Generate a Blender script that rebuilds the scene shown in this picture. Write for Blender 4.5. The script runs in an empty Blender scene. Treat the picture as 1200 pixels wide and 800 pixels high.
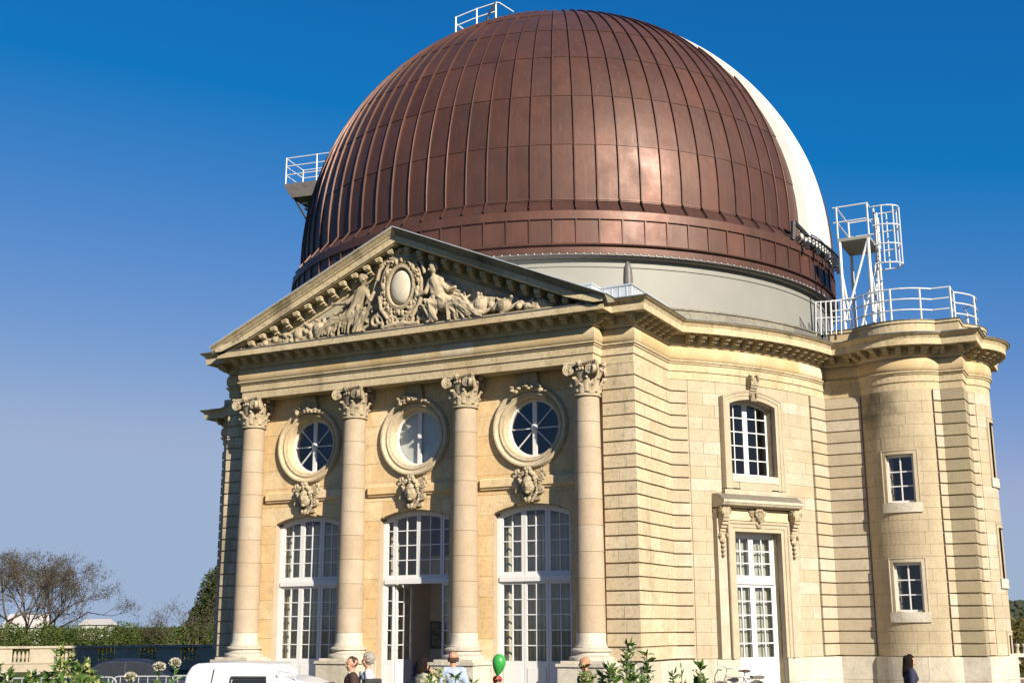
import bpy, bmesh, math, random
from mathutils import Vector, Matrix
random.seed(7)
rad = math.radians
S = bpy.context.scene
COL = S.collection
YD = 10.518                       # the dome's axis stands this far behind the column line
# ------------------------------------------------------------------ camera
CAM = Vector((19.027, -29.830, 2.30)); YAW, PITCH, ROLL = rad(27.629), rad(13.024), rad(-0.2105)
fwd = Vector((-math.sin(YAW)*math.cos(PITCH), math.cos(YAW)*math.cos(PITCH), math.sin(PITCH)))
r0 = Vector((math.cos(YAW), math.sin(YAW), 0)); u0 = r0.cross(fwd)
RIGHT = r0*math.cos(ROLL)+u0*math.sin(ROLL); UP = u0*math.cos(ROLL)-r0*math.sin(ROLL)
cd = bpy.data.cameras.new('camera'); cam = bpy.data.objects.new('camera', cd); COL.objects.link(cam)
cam.matrix_world = Matrix(((RIGHT.x, UP.x, -fwd.x, CAM.x), (RIGHT.y, UP.y, -fwd.y, CAM.y), (RIGHT.z, UP.z, -fwd.z, CAM.z), (0, 0, 0, 1)))
cd.sensor_width = 36; cd.lens = 36*1435.3/1200; cd.clip_end = 6000; cd.clip_start = .1
S.camera = cam
# ------------------------------------------------------------------ sky and sun
SUN_AZ, SUN_EL = 60.0, 28.0       # degrees to the right of the front's normal, height
sd = Vector((math.sin(rad(SUN_AZ))*math.cos(rad(SUN_EL)), -math.cos(rad(SUN_AZ))*math.cos(rad(SUN_EL)), math.sin(rad(SUN_EL))))
w = bpy.data.worlds.new('World'); S.world = w; w.use_nodes = True
nt = w.node_tree; bg = nt.nodes['Background']
sky = nt.nodes.new('ShaderNodeTexSky'); sky.sky_type = 'NISHITA'; sky.sun_disc = False
sky.sun_elevation = rad(SUN_EL); sky.sun_rotation = math.atan2(sd.x, sd.y)
sky.altitude = 100; sky.air_density = 1.0; sky.dust_density = 0.0; sky.ozone_density = 4.0
EXPO = 1.1
sc_ = nt.nodes.new('ShaderNodeSeparateColor'); cc_ = nt.nodes.new('ShaderNodeCombineColor'); nt.links.new(sky.outputs[0], sc_.inputs[0])
for i_, (amp, pw, off, cap_) in enumerate(((1.75, 1.0, -.097, .345), (.88, .95, 0., .45), (.97, .62, 0., .64))):      # deep, saturated autumn sky
    def mth(op, a_, b_, c_=None):
        m_ = nt.nodes.new('ShaderNodeMath'); m_.operation = op
        for k_, q_ in enumerate((a_, b_, c_)):
            if q_ is None: continue
            if isinstance(q_, (int, float)): m_.inputs[k_].default_value = q_
            else: nt.links.new(q_, m_.inputs[k_])
        return m_.outputs[0]
    x_ = mth('MULTIPLY', sc_.outputs[i_], .084); x_ = mth('MAXIMUM', mth('ADD', x_, off), .004); x_ = mth('POWER', x_, pw)
    x_ = mth('SMOOTH_MIN', mth('MULTIPLY', x_, amp), cap_, .25*cap_); x_ = mth('MULTIPLY', x_, 1/(.10*2**EXPO)); nt.links.new(x_, cc_.inputs[i_])
nt.links.new(cc_.outputs[0], bg.inputs[0]); bg.inputs[1].default_value = 0.10
sl = bpy.data.lights.new('sun', 'SUN'); sun = bpy.data.objects.new('sun', sl); COL.objects.link(sun)
sl.energy = 5.0; sl.angle = rad(.53); sl.color = (1.0, .90, .73)
sun.rotation_euler = sd.to_track_quat('Z', 'Y').to_euler(); sun.location = (60, -40, 50)
S.view_settings.view_transform = 'Standard'; S.view_settings.look = 'None'
S.view_settings.exposure = EXPO; S.view_settings.gamma = 1.0
S.render.resolution_x, S.render.resolution_y = 1024, 682

# ------------------------------------------------------------------ helpers
def tag(o, label=None, cat=None, group=None, kind=None):
    for k, v in (('label', label), ('category', cat), ('group', group), ('kind', kind)):
        if v: o[k] = v
    return o
def empty(name, loc=(0, 0, 0), rz=0.0):
    o = bpy.data.objects.new(name, None); COL.objects.link(o); o.location = loc; o.rotation_euler = (0, 0, rz)
    o.empty_display_size = .3
    return o
class MB:
    """collects geometry; build() links it as ONE mesh object"""
    def __init__(s): s.v = []; s.f = []
    def add(s, v, f):
        n = len(s.v); s.v += [tuple(p) for p in v]; s.f += [tuple(i+n for i in q) for q in f]; return s
    def box(s, lo, hi, X=None):
        (a, b, c), (d, e, g) = lo, hi
        v = [(a, b, c), (d, b, c), (d, e, c), (a, e, c), (a, b, g), (d, b, g), (d, e, g), (a, e, g)]
        if X: v = [X(*p) for p in v]
        return s.add(v, [(0, 3, 2, 1), (4, 5, 6, 7), (0, 1, 5, 4), (1, 2, 6, 5), (2, 3, 7, 6), (3, 0, 4, 7)])
    def bar(s, p, q, r, n=6, r2=None):
        p, q = Vector(p), Vector(q); d = (q-p)
        if d.length < 1e-6: return s
        d.normalize(); a = d.orthogonal().normalized(); b = d.cross(a); r2 = r if r2 is None else r2
        v = [p+(a*math.cos(t)+b*math.sin(t))*r for t in [2*math.pi*i/n for i in range(n)]]
        v += [q+(a*math.cos(t)+b*math.sin(t))*r2 for t in [2*math.pi*i/n for i in range(n)]]
        f = [(i, (i+1) % n, n+(i+1) % n, n+i) for i in range(n)]+[tuple(range(n-1, -1, -1)), tuple(range(n, 2*n))]
        return s.add(v, f)
    def tube(s, pts, r, n=6, radii=None, closed=False):
        pts = [Vector(p) for p in pts]; m = len(pts); rings = []; a = None
        for i, p in enumerate(pts):
            if closed: d = pts[(i+1) % m]-pts[i-1]
            else: d = pts[min(i+1, m-1)]-pts[max(i-1, 0)]
            d.normalize()
            a = d.orthogonal().normalized() if a is None else (a-d*a.dot(d)).normalized()
            b = d.cross(a); rr = radii[i] if radii else r
            rings.append([p+(a*math.cos(2*math.pi*k/n)+b*math.sin(2*math.pi*k/n))*rr for k in range(n)])
        v = [p for rg in rings for p in rg]; f = []
        for i in range(m if closed else m-1):
            j = (i+1) % m
            f += [(i*n+k, i*n+(k+1) % n, j*n+(k+1) % n, j*n+k) for k in range(n)]
        if not closed: f += [tuple(range(n-1, -1, -1)), tuple((m-1)*n+k for k in range(n))]
        return s.add(v, f)
    def lathe(s, prof, n=24, c=(0, 0, 0), cap=True):
        v = []; f = []
        for (r, z) in prof: v += [(c[0]+r*math.cos(2*math.pi*k/n), c[1]+r*math.sin(2*math.pi*k/n), c[2]+z) for k in range(n)]
        for i in range(len(prof)-1): f += [(i*n+k, i*n+(k+1) % n, (i+1)*n+(k+1) % n, (i+1)*n+k) for k in range(n)]
        if cap: f += [tuple(range(n-1, -1, -1)), tuple((len(prof)-1)*n+k for k in range(n))]
        return s.add(v, f)
    def ball(s, c, r, n=10, m=7, X=None):
        r = (r, r, r) if isinstance(r, (int, float)) else r
        v = [(c[0], c[1], c[2]-r[2])]; f = []
        for i in range(1, m):
            t = math.pi*i/m-math.pi/2
            v += [(c[0]+r[0]*math.cos(t)*math.cos(2*math.pi*k/n), c[1]+r[1]*math.cos(t)*math.sin(2*math.pi*k/n), c[2]+r[2]*math.sin(t)) for k in range(n)]
        v.append((c[0], c[1], c[2]+r[2])); L = len(v)-1
        for k in range(n):
            f.append((0, 1+(k+1) % n, 1+k)); f.append((L, 1+(m-2)*n+k, 1+(m-2)*n+(k+1) % n))
            for i in range(m-2): f.append((1+i*n+k, 1+i*n+(k+1) % n, 1+(i+1)*n+(k+1) % n, 1+(i+1)*n+k))
        if X: v = [X(*p) for p in v]
        return s.add(v, f)
    def xf(s, M):
        s.v = [tuple(M @ Vector(p)) for p in s.v]; return s
    def mesh(s, name, mat, smooth=False):
        me = bpy.data.meshes.new(name); me.from_pydata(s.v, [], s.f); me.update()
        if smooth: me.polygons.foreach_set('use_smooth', [True]*len(me.polygons))
        if mat: me.materials.append(mat)
        return me
    def build(s, name, mat, parent=None, smooth=False, sharp=None):
        o = bpy.data.objects.new(name, s.mesh(name, mat, smooth)); COL.objects.link(o); o.parent = parent
        if sharp:
            o.data.polygons.foreach_set('use_smooth', [True]*len(o.data.polygons))
            o.data.set_sharp_from_angle(angle=rad(sharp))
        return o
def inst(me, name, parent, loc=(0, 0, 0), rot=(0, 0, 0), scale=None):
    o = bpy.data.objects.new(name, me); COL.objects.link(o); o.parent = parent; o.location = loc; o.rotation_euler = rot
    if scale: o.scale = scale
    return o
def copy_tree(o, parent=None):
    c = o.copy(); COL.objects.link(c); c.parent = parent
    for ch in list(o.children): copy_tree(ch, c)
    return c
def fix_normals(o):
    bm = bmesh.new(); bm.from_mesh(o.data); bmesh.ops.recalc_face_normals(bm, faces=bm.faces); bm.to_mesh(o.data); bm.free()
def at(px, dist, z=0.0):
    """ground point seen in the photograph's column px (of 1200), dist metres from the viewer"""
    d = fwd+RIGHT*((px-600)/1435.3)-UP*.262; h = Vector((d.x, d.y)).normalized()
    return Vector((CAM.x+h.x*dist, CAM.y+h.y*dist, z))
class Fr:
    """a wall frame: u to the right, d outward, z up"""
    def __init__(s, o, az):       # az: direction of the outward normal, degrees right of the front
        a = rad(az); s.o = Vector((o[0], o[1], 0)); s.n = Vector((math.sin(a), -math.cos(a), 0)); s.t = Vector((math.cos(a), math.sin(a), 0))
    def __call__(s, u, d, z):
        p = s.o+s.t*u+s.n*d; return (p.x, p.y, z)

# ------------------------------------------------------------------ materials
def mat(name, rough=.6, metal=0., spec=.4):
    m = bpy.data.materials.new(name); m.use_nodes = True; n = m.node_tree.nodes; b = n['Principled BSDF']
    b.inputs['Roughness'].default_value = rough; b.inputs['Metallic'].default_value = metal
    b.inputs['Specular IOR Level'].default_value = spec
    return m, m.node_tree, b
def N(t, typ, **kw):
    n = t.nodes.new(typ)
    for k, v in kw.items():
        if k.startswith('_'): setattr(n, k[1:], v)
        else: n.inputs[k.replace('__', ' ')].default_value = v
    return n
def mix(t, fac, a, b, mode='MIX'):
    n = t.nodes.new('ShaderNodeMix'); n.data_type = 'RGBA'; n.blend_type = mode
    for sock, val in ((n.inputs[0], fac), (n.inputs[6], a), (n.inputs[7], b)):
        if hasattr(val, 'links') or hasattr(val, 'is_linked'): t.links.new(val, sock)
        elif isinstance(val, (int, float)): sock.default_value = val
        else: sock.default_value = (*val, 1)
    return n.outputs[2]
def ramp(t, inp, stops):
    n = t.nodes.new('ShaderNodeValToRGB'); e = n.color_ramp.elements
    while len(e) < len(stops): e.new(.5)
    for el, (p, c) in zip(e, stops):
        el.position = p; el.color = (*c, 1) if not isinstance(c, (int, float)) else (c, c, c, 1)
    t.links.new(inp, n.inputs[0]); return n.outputs[0]
def noise(t, scale, detail=4, rough=.55, vec=None, stretch=None):
    n = N(t, 'ShaderNodeTexNoise', Scale=scale, Detail=detail, Roughness=rough)
    g = t.nodes.new('ShaderNodeNewGeometry'); v = g.outputs['Position']
    if stretch:
        mp = t.nodes.new('ShaderNodeMapping'); mp.inputs['Scale'].default_value = stretch; t.links.new(v, mp.inputs[0]); v = mp.outputs[0]
    t.links.new(v, n.inputs['Vector']); return n.outputs['Fac']
def bump(t, b, h, strength, dist=.02):
    n = N(t, 'ShaderNodeBump', Strength=strength, Distance=dist); t.links.new(h, n.inputs['Height']); t.links.new(n.outputs[0], b.inputs['Normal'])
FL = .74
def stone_mat(name, tints, dirt=(.10, .085, .06), dirt_amt=.35, ledge=0., per_block=True, patch=2.2, blocks=None, stain=None):
    m, t, b = mat(name, .85, 0, .2)
    info = t.nodes.new('ShaderNodeObjectInfo')
    tints = [tuple(q*k_ for q, k_ in zip(c, (.72, .72, .72))) for c in tints]
    stops = [(i/(len(tints)-1) if len(tints) > 1 else 0, c) for i, c in enumerate(tints)]
    if blocks:      # a long moulding is cut from many blocks: a tint per block length
        vo = N(t, 'ShaderNodeTexVoronoi', Scale=blocks); g = t.nodes.new('ShaderNodeNewGeometry')
        mp = t.nodes.new('ShaderNodeMapping'); mp.inputs['Scale'].default_value = (1, 1, .15); t.links.new(g.outputs['Position'], mp.inputs[0]); t.links.new(mp.outputs[0], vo.inputs['Vector'])
        sp = t.nodes.new('ShaderNodeSeparateColor'); t.links.new(vo.outputs['Color'], sp.inputs[0]); src = sp.outputs[0]
    else: src = info.outputs['Random']
    col = ramp(t, src, stops)
    n1 = noise(t, patch, 6, .62); col = mix(t, ramp(t, n1, [(.35, 0.), (.7, .55)]), col, tuple(c*.74 for c in tints[0]))
    n2 = noise(t, 9., 8, .7); col = mix(t, ramp(t, n2, [(.52, 0.), (.72, dirt_amt)]), col, dirt)
    n3 = noise(t, 1.1, 5, .6, stretch=(1, 1, .25)); col = mix(t, ramp(t, n3, [(.55, 0.), (.8, dirt_amt*1.2)]), col, dirt)
    if ledge:
        g = t.nodes.new('ShaderNodeNewGeometry'); s = t.nodes.new('ShaderNodeSeparateXYZ'); t.links.new(g.outputs['True Normal'], s.inputs[0])
        col = mix(t, ramp(t, s.outputs[2], [(.15, 0.), (.55, ledge)]), col, (.055, .05, .042))
    if stain:                     # an old soot stain: soft blotch round one place on the wall
        g2 = t.nodes.new('ShaderNodeNewGeometry'); vs = t.nodes.new('ShaderNodeVectorMath'); vs.operation = 'SUBTRACT'; vs.inputs[1].default_value = stain[0]; t.links.new(g2.outputs['Position'], vs.inputs[0])
        v2 = t.nodes.new('ShaderNodeVectorMath'); v2.operation = 'MULTIPLY'; v2.inputs[1].default_value = stain[1]; t.links.new(vs.outputs[0], v2.inputs[0])
        ln = t.nodes.new('ShaderNodeVectorMath'); ln.operation = 'LENGTH'; t.links.new(v2.outputs[0], ln.inputs[0])
        ad = t.nodes.new('ShaderNodeMath'); ad.operation = 'MULTIPLY_ADD'; ad.inputs[1].default_value = .9; t.links.new(noise(t, 2.4, 5), ad.inputs[0]); t.links.new(ln.outputs['Value'], ad.inputs[2])
        col = mix(t, ramp(t, ad.outputs[0], [(.5, .8), (.95, 0.)]), col, (.085, .07, .05))
    n4 = noise(t, 45., 4, .6)
    col = mix(t, .22, col, ramp(t, n4, [(.3, .0), (.7, 1.)]), 'OVERLAY')
    t.links.new(col, b.inputs['Base Color'])
    bump(t, b, noise(t, 26., 8, .7), .35, .012)
    return m
def plain(name, col, rough=.5, metal=0., spec=.4, var=.12, scale=6., bmp=0.):
    m, t, b = mat(name, rough, metal, spec)
    c = mix(t, ramp(t, noise(t, scale, 5), [(.3, 0.), (.75, 1.)]), tuple(x*(1-var) for x in col), tuple(min(1, x*(1+var)) for x in col))
    t.links.new(c, b.inputs['Base Color'])
    if bmp: bump(t, b, noise(t, scale*5, 5), bmp)
    return m
MT = {}
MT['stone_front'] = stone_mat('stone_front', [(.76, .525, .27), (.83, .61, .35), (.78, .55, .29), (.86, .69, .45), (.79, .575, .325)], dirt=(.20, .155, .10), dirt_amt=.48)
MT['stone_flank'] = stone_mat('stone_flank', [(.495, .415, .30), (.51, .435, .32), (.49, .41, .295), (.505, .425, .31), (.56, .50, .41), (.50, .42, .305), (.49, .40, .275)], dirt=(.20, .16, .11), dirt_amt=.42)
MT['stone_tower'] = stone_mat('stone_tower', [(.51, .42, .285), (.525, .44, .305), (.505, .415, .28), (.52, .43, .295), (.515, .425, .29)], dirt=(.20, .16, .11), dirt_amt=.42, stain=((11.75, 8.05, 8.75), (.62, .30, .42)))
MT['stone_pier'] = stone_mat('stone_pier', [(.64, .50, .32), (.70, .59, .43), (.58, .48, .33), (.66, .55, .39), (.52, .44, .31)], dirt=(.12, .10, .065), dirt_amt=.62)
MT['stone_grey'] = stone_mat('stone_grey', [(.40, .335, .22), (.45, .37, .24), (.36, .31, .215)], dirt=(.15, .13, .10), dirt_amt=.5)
MT['stone_plinth'] = stone_mat('stone_plinth', [(.60, .55, .46), (.68, .63, .55), (.55, .49, .38), (.72, .67, .58)], dirt=(.14, .12, .09), dirt_amt=.5)
MT['stone_col'] = stone_mat('stone_col', [(.465, .37, .27), (.50, .41, .315), (.455, .35, .245), (.48, .38, .285)], dirt=(.24, .19, .12), dirt_amt=.2)
MT['stone_trim'] = stone_mat('stone_trim', [(.58, .465, .295), (.64, .53, .36), (.54, .42, .25)], dirt=(.10, .085, .055), dirt_amt=.6, ledge=.85, blocks=.8)
MT['stone_carve'] = stone_mat('stone_carve', [(.46, .375, .255), (.52, .43, .305)], dirt=(.055, .045, .03), dirt_amt=.85, patch=5.)
MT['stone_tymp'] = stone_mat('stone_tymp', [(.46, .40, .30), (.50, .44, .33)], dirt=(.06, .055, .045), dirt_amt=.75, patch=3.)
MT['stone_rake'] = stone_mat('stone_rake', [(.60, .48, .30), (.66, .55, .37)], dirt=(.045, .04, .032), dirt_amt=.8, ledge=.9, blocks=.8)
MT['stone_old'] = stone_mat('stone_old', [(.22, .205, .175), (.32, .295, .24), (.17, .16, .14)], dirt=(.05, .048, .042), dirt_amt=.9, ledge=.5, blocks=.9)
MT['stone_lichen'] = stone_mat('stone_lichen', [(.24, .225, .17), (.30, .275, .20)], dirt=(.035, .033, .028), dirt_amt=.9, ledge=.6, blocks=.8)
MT['joint'] = plain('joint', (.30, .24, .155), .95, var=.2)
MT['white'] = plain('white_paint', (.54, .54, .55), .45, var=.03)
MT['steel_white'] = plain('steel_white', (.48, .50, .53), .4, var=.04)
MT['drum'] = plain('drum_paint', (.186, .184, .168), .55, var=.05, scale=1.2)
MT['zinc'] = plain('zinc', (.50, .53, .56), .45, .35, var=.18, scale=2.5)
MT['lead'] = plain('lead', (.10, .10, .10), .6, .3, var=.3)
MT['dark'] = plain('dark_metal', (.035, .037, .045), .5, .3, var=.2)
MT['dark_paint'] = plain('dark_paint', (.10, .09, .085), .5, var=.2)
MT['shutter'] = plain('shutter_white', (.52, .52, .51), .5, var=.04, scale=1.5)
MT['interior'] = plain('interior_plaster', (.58, .50, .40), .9, var=.08)
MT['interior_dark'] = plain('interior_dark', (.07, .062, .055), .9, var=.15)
MT['curtain'] = plain('curtain', (.46, .43, .36), .9, var=.12, scale=3.)
MT['wood'] = plain('brown_door', (.16, .095, .05), .55, var=.2)
def copper_mat():
    m, t, b = mat('copper', .5, .35, .36)
    info = t.nodes.new('ShaderNodeObjectInfo')
    col = ramp(t, info.outputs['Random'], [(0, (.066, .032, .024)), (.3, (.082, .040, .030)), (.55, (.070, .037, .030)), (.8, (.096, .047, .035)), (1, (.075, .038, .029))])
    n1 = noise(t, .55, 6, .65, stretch=(2.2, 2.2, .7)); col = mix(t, ramp(t, n1, [(.42, 0.), (.68, .7)]), col, (.052, .034, .029))
    n2 = noise(t, 2.6, 6, .7, stretch=(3.0, 3.0, .18)); col = mix(t, ramp(t, n2, [(.54, 0.), (.76, .55)]), col, (.135, .075, .056))
    n3 = noise(t, 1.3, 3, .5); col = mix(t, ramp(t, n3, [(.58, 0.), (.80, .45)]), col, (.060, .046, .042))
    n5 = noise(t, 7.0, 5, .7, stretch=(1., 1., .12)); col = mix(t, ramp(t, n5, [(.60, 0.), (.80, .4)]), col, (.044, .028, .024))
    col = mix(t, 1., col, (.98, .86, .83), 'MULTIPLY')
    t.links.new(col, b.inputs['Base Color'])
    t.links.new(ramp(t, noise(t, 1.1, 6, .6), [(.3, .42), (.7, .58)]), b.inputs['Roughness'])
    bump(t, b, noise(t, 1.6, 3, .5), .16, .05)
    return m
MT['copper'] = copper_mat()
def glass_mat():
    m = bpy.data.materials.new('window_glass'); m.use_nodes = True; t = m.node_tree; t.nodes.clear()
    o = t.nodes.new('ShaderNodeOutputMaterial'); mx = t.nodes.new('ShaderNodeMixShader')
    tr = t.nodes.new('ShaderNodeBsdfTransparent'); tr.inputs[0].default_value = (.80, .82, .80, 1)
    gl = t.nodes.new('ShaderNodeBsdfGlossy'); gl.inputs['Roughness'].default_value = .03; gl.inputs[0].default_value = (.9, .9, .9, 1)
    lw = t.nodes.new('ShaderNodeLayerWeight'); p5 = t.nodes.new('ShaderNodeMath'); p5.operation = 'POWER'; p5.inputs[1].default_value = 4.; t.links.new(lw.outputs['Facing'], p5.inputs[0])
    lw.inputs[0].default_value = .5
    fr = t.nodes.new('ShaderNodeMath'); fr.operation = 'MULTIPLY_ADD'; fr.inputs[1].default_value = .9; fr.inputs[2].default_value = .07; t.links.new(p5.outputs[0], fr.inputs[0])
    nb = N(t, 'ShaderNodeBump', Strength=.06, Distance=.02); t.links.new(noise(t, 1.4, 2), nb.inputs['Height']); t.links.new(nb.outputs[0], gl.inputs['Normal'])
    t.links.new(fr.outputs[0], mx.inputs[0]); t.links.new(tr.outputs[0], mx.inputs[1]); t.links.new(gl.outputs[0], mx.inputs[2]); t.links.new(mx.outputs[0], o.inputs[0])
    return m
MT['glass'] = glass_mat()

# ================================================================== ground and far land
def ground_mat():
    m, t, b = mat('ground', .95, 0, .1)
    c = mix(t, ramp(t, noise(t, .06, 5), [(.42, 0.), (.58, 1.)]), (.05, .062, .020), (.035, .050, .014))
    c = mix(t, ramp(t, noise(t, 3., 6), [(.4, 0.), (.7, .4)]), c, (.09, .085, .05))
    t.links.new(c, b.inputs['Base Color']); bump(t, b, noise(t, 20., 5), .4, .03); return m
g = MB().add([(-3000, -3000, 0), (3000, -3000, 0), (3000, 3000, 0), (-3000, 3000, 0)], [(0, 1, 2, 3)]).build('ground', ground_mat())
tag(g, kind='structure')
g = MB().add([(-20, -5, .004), (20, -5, .004), (20, 28, .004), (-20, 28, .004)], [(0, 1, 2, 3)]).build('gravel_path', plain('gravel', (.17, .135, .095), .95, var=.25, scale=14., bmp=.5))
tag(g, kind='structure')

# ================================================================== the building
B = empty('observatory_building', (0, 0, 0))
tag(B, 'cream stone observatory with a columned pediment front, round flank and corner tower', 'building')
RW = 10.31                         # radius of the round body
TX, TY, TR = 12.4, 9.55, 1.62      # the bowed front of a side tower
EX, EY = 13.17, YD                 # centre of its bowed end
def arc(cx, cy, r, a0, a1, n):     # azimuths: 0 = towards the front, 90 = right
    return [(cx+r*math.sin(rad(a0+(a1-a0)*i/n)), cy-r*math.cos(rad(a0+(a1-a0)*i/n))) for i in range(n+1)]
HB = math.degrees(math.asin(1.19/TR))
az_p = math.degrees(math.asin(6.98/RW)); az_t = math.degrees(math.acos((YD-8.45)/RW))
def half_front():
    return [(6.04, -.30), (6.04, .25), (6.98, .25)]+arc(0, YD, RW, az_p, az_t, 18)
def tower_pts():
    p = [(11.21, 8.45)]+arc(TX, TY, TR, -HB, HB, 14)[1:-1]+[(13.59, 8.45), (14.27, 8.45), (14.27, YD-1.19)]
    p += arc(EX, EY, TR, 90-HB, 90+HB, 14)[1:-1]+[(14.27, YD+1.19), (14.27, 2*YD-8.45), (13.59, 2*YD-8.45)]
    p += [(x, 2*YD-y) for x, y in arc(TX, TY, TR, -HB, HB, 14)[1:-1]][::-1]+[(11.21, 2*YD-8.45)]
    return p
RIGHT_SIDE = half_front()+tower_pts()
BACK = arc(0, YD, RW, 180-az_t, 180+az_t, 30)
LEFT_SIDE = [(-x, y) for x, y in RIGHT_SIDE][::-1]
LOOP = RIGHT_SIDE+BACK+LEFT_SIDE
def sweep(path, prof, closed=False):
    n = len(path); offs = []
    for i in range(n):
        p = Vector(path[i])
        a = Vector(path[i-1]) if (closed or i > 0) else None
        c = Vector(path[(i+1) % n]) if (closed or i < n-1) else None
        ns = []
        for q, r in ((a, p), (p, c)):
            if q is None or r is None: continue
            d = (r-q).normalized(); ns.append(Vector((d.y, -d.x)))
        if len(ns) == 1: m = ns[0]
        else: m = (ns[0]+ns[1])/max(.3, 1+ns[0].dot(ns[1]))
        offs.append((p, m))
    mb = MB(); k = len(prof); v = []; f = []
    for p, m in offs:
        for d, z in prof: q = p+m*d; v.append((q.x, q.y, z))
    for i in range(n if closed else n-1):
        j = (i+1) % n
        for a in range(k-1): f.append((i*k+a, j*k+a, j*k+a+1, i*k+a+1))
    if not closed: f += [tuple(range(k)), tuple((n-1)*k+a for a in range(k-1, -1, -1))]
    return mb.add(v, f)

# ---- entablature all round
ar = sweep(LOOP, [(-.70, 9.20), (-.035, 9.20), (-.035, 9.42), (0, 9.44), (0, 9.63), (.03, 9.65), (.045, 9.69), (.08, 9.71), (.08, 9.75), (-.2, 9.755)], True).build('architrave', MT['stone_trim'], B)
fz = sweep(LOOP, [(-.25, 9.75), (.0, 9.755), (.04, 9.79), (.065, 9.86), (.073, 9.95), (.065, 10.04), (.04, 10.12), (.0, 10.16), (-.2, 10.165)], True).build('frieze', MT['stone_front'], B)
fz.data.materials[0] = stone_mat('stone_frieze', [(.60, .44, .24), (.68, .55, .36), (.58, .42, .22), (.72, .63, .48)], dirt=(.2, .15, .08), dirt_amt=.3, blocks=.9)
fz.data.polygons.foreach_set('use_smooth', [True]*len(fz.data.polygons)); fz.data.set_sharp_from_angle(angle=rad(35))
co = sweep(LOOP, [(-.2, 10.165), (.02, 10.168), (.03, 10.19), (.05, 10.20), (.06, 10.22), (.07, 10.225), (.07, 10.485), (.49, 10.485), (.50, 10.465), (.55, 10.465), (.55, 10.652), (.30, 10.69), (-.4, 10.72)], True).build('cornice', MT['stone_trim'], B)
CYP = [(.30, 10.655), (.553, 10.656), (.565, 10.675), (.57, 10.69), (.60, 10.735), (.655, 10.765), (.672, 10.785), (.686, 10.79), (.686, 10.83), (.0, 10.90), (-.6, 10.93)]
for side in (1, -1):
    pts = [(6.04, -.95)]+RIGHT_SIDE[1:]+BACK[:16]
    if side < 0: pts = [(-x, y) for x, y in pts][::-1]
    sweep(pts, CYP).build('cornice_cap', MT['stone_rake'], B)
    sweep(pts, [(.10, 10.900), (.694, 10.834), (.700, 10.800), (.694, 10.800), (.688, 10.826), (.1, 10.892)]).build('lead_edge', MT['lead'], B)
mod = MB()                          # a scrolled bracket under the cornice: local u, d (outward along -y), z
mod.box((-.088, -.355, -.055), (.088, 0, 0)); mod.box((-.075, -.34, -.10), (.075, 0, -.055)); mod.box((-.075, -.30, -.125), (.075, -.20, -.10)); mod.box((-.075, -.19, -.19), (.075, 0, -.10)); mod.box((-.075, -.10, -.225), (.075, 0, -.19))
mod_me = mod.mesh('modillion', MT['stone_trim'])
def modillions(path, parent, step=.42, margin=.17):
    for i in range(len(path)-1):
        p, q = Vector(path[i]), Vector(path[i+1]); L = (q-p).length
        n = max(1, round((L-2*margin)/step)+1) if L > .35 else 0
        d = (q-p).normalized(); nn = Vector((d.y, -d.x)); rz = math.atan2(d.y, d.x)
        for k in range(n):
            u = margin+(L-2*margin)*(k/(n-1) if n > 1 else .5); c = p+d*u+nn*.072
            inst(mod_me, 'modillion', parent, (c.x, c.y, 10.483), (0, 0, rz))
def arc_mods(cx, cy, r, a0, a1, n, parent, mir=1):
    for k in range(n):
        a = rad(a0+(a1-a0)*(k+.5)/n); R2 = r+.072
        inst(mod_me, 'modillion', parent, (mir*(cx+R2*math.sin(a)), cy-R2*math.cos(a), 10.483), (0, 0, mir*a))
modillions([(-6.30, -.30), (6.30, -.30)], co)
for s in (1, -1):
    modillions([(s*6.04, -.30), (s*6.04, .25)][::s], co, margin=.10)
    modillions([(s*6.25, .25), (s*7.2, .25)][::s], co)
    modillions([(s*6.98, .05), (s*6.98, 2.6)][::s], co)
arc_mods(0, YD, RW, az_p+2.2, az_t-1.5, 15, co)
modillions([(10.3, 8.45), (11.1, 8.45)], co); arc_mods(TX, TY, TR, -HB, HB, 8, co)
modillions([(13.62, 8.45), (14.5, 8.45)], co); modillions([(14.27, 8.25), (14.27, 9.2)], co)
arc_mods(EX, EY, TR, 90-HB, 90+HB, 8, co)
modillions([(-14.5, 8.45), (-13.62, 8.45)], co); arc_mods(TX, TY, TR, -HB, HB, 8, co, -1)

MB().box((-6.60, -.862, 10.640), (6.60, -.55, 10.672)).build('lead_edge', MT['lead'], B)
# ---- parapets and low roofs behind the cornice
pr = sweep(arc(0, YD, RW+.02, az_p-2, az_t+1, 18), [(-.3, 10.85), (0, 10.85), (0, 11.24), (.04, 11.25), (.04, 11.30), (-.35, 11.33), (-.35, 10.85)]).build('parapet', MT['stone_old'], B)
tp = sweep([(10.3, 8.45)]+tower_pts()[:32], [(-.3, 10.85), (.02, 10.85), (.02, 11.24), (.06, 11.25), (.06, 11.32), (-.3, 11.33), (-.3, 10.85)]).build('parapet', MT['stone_trim'], B)
sweep([(10.25, 8.45)]+tower_pts()[:32], [(-.32, 11.331), (.08, 11.331), (.08, 11.352), (-.32, 11.36)]).build('coping', MT['lead'], B)
tpl = sweep([(-x, y) for x, y in [(10.3, 8.45)]+tower_pts()[:32]][::-1], [(-.3, 10.85), (.02, 10.85), (.02, 11.30), (-.3, 11.31), (-.3, 10.85)]).build('parapet', MT['stone_trim'], B)
zp = [(3.5, -.30), (6.04, -.30), (6.04, .27), (6.98, .27), (6.98, 3.0)]
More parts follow.
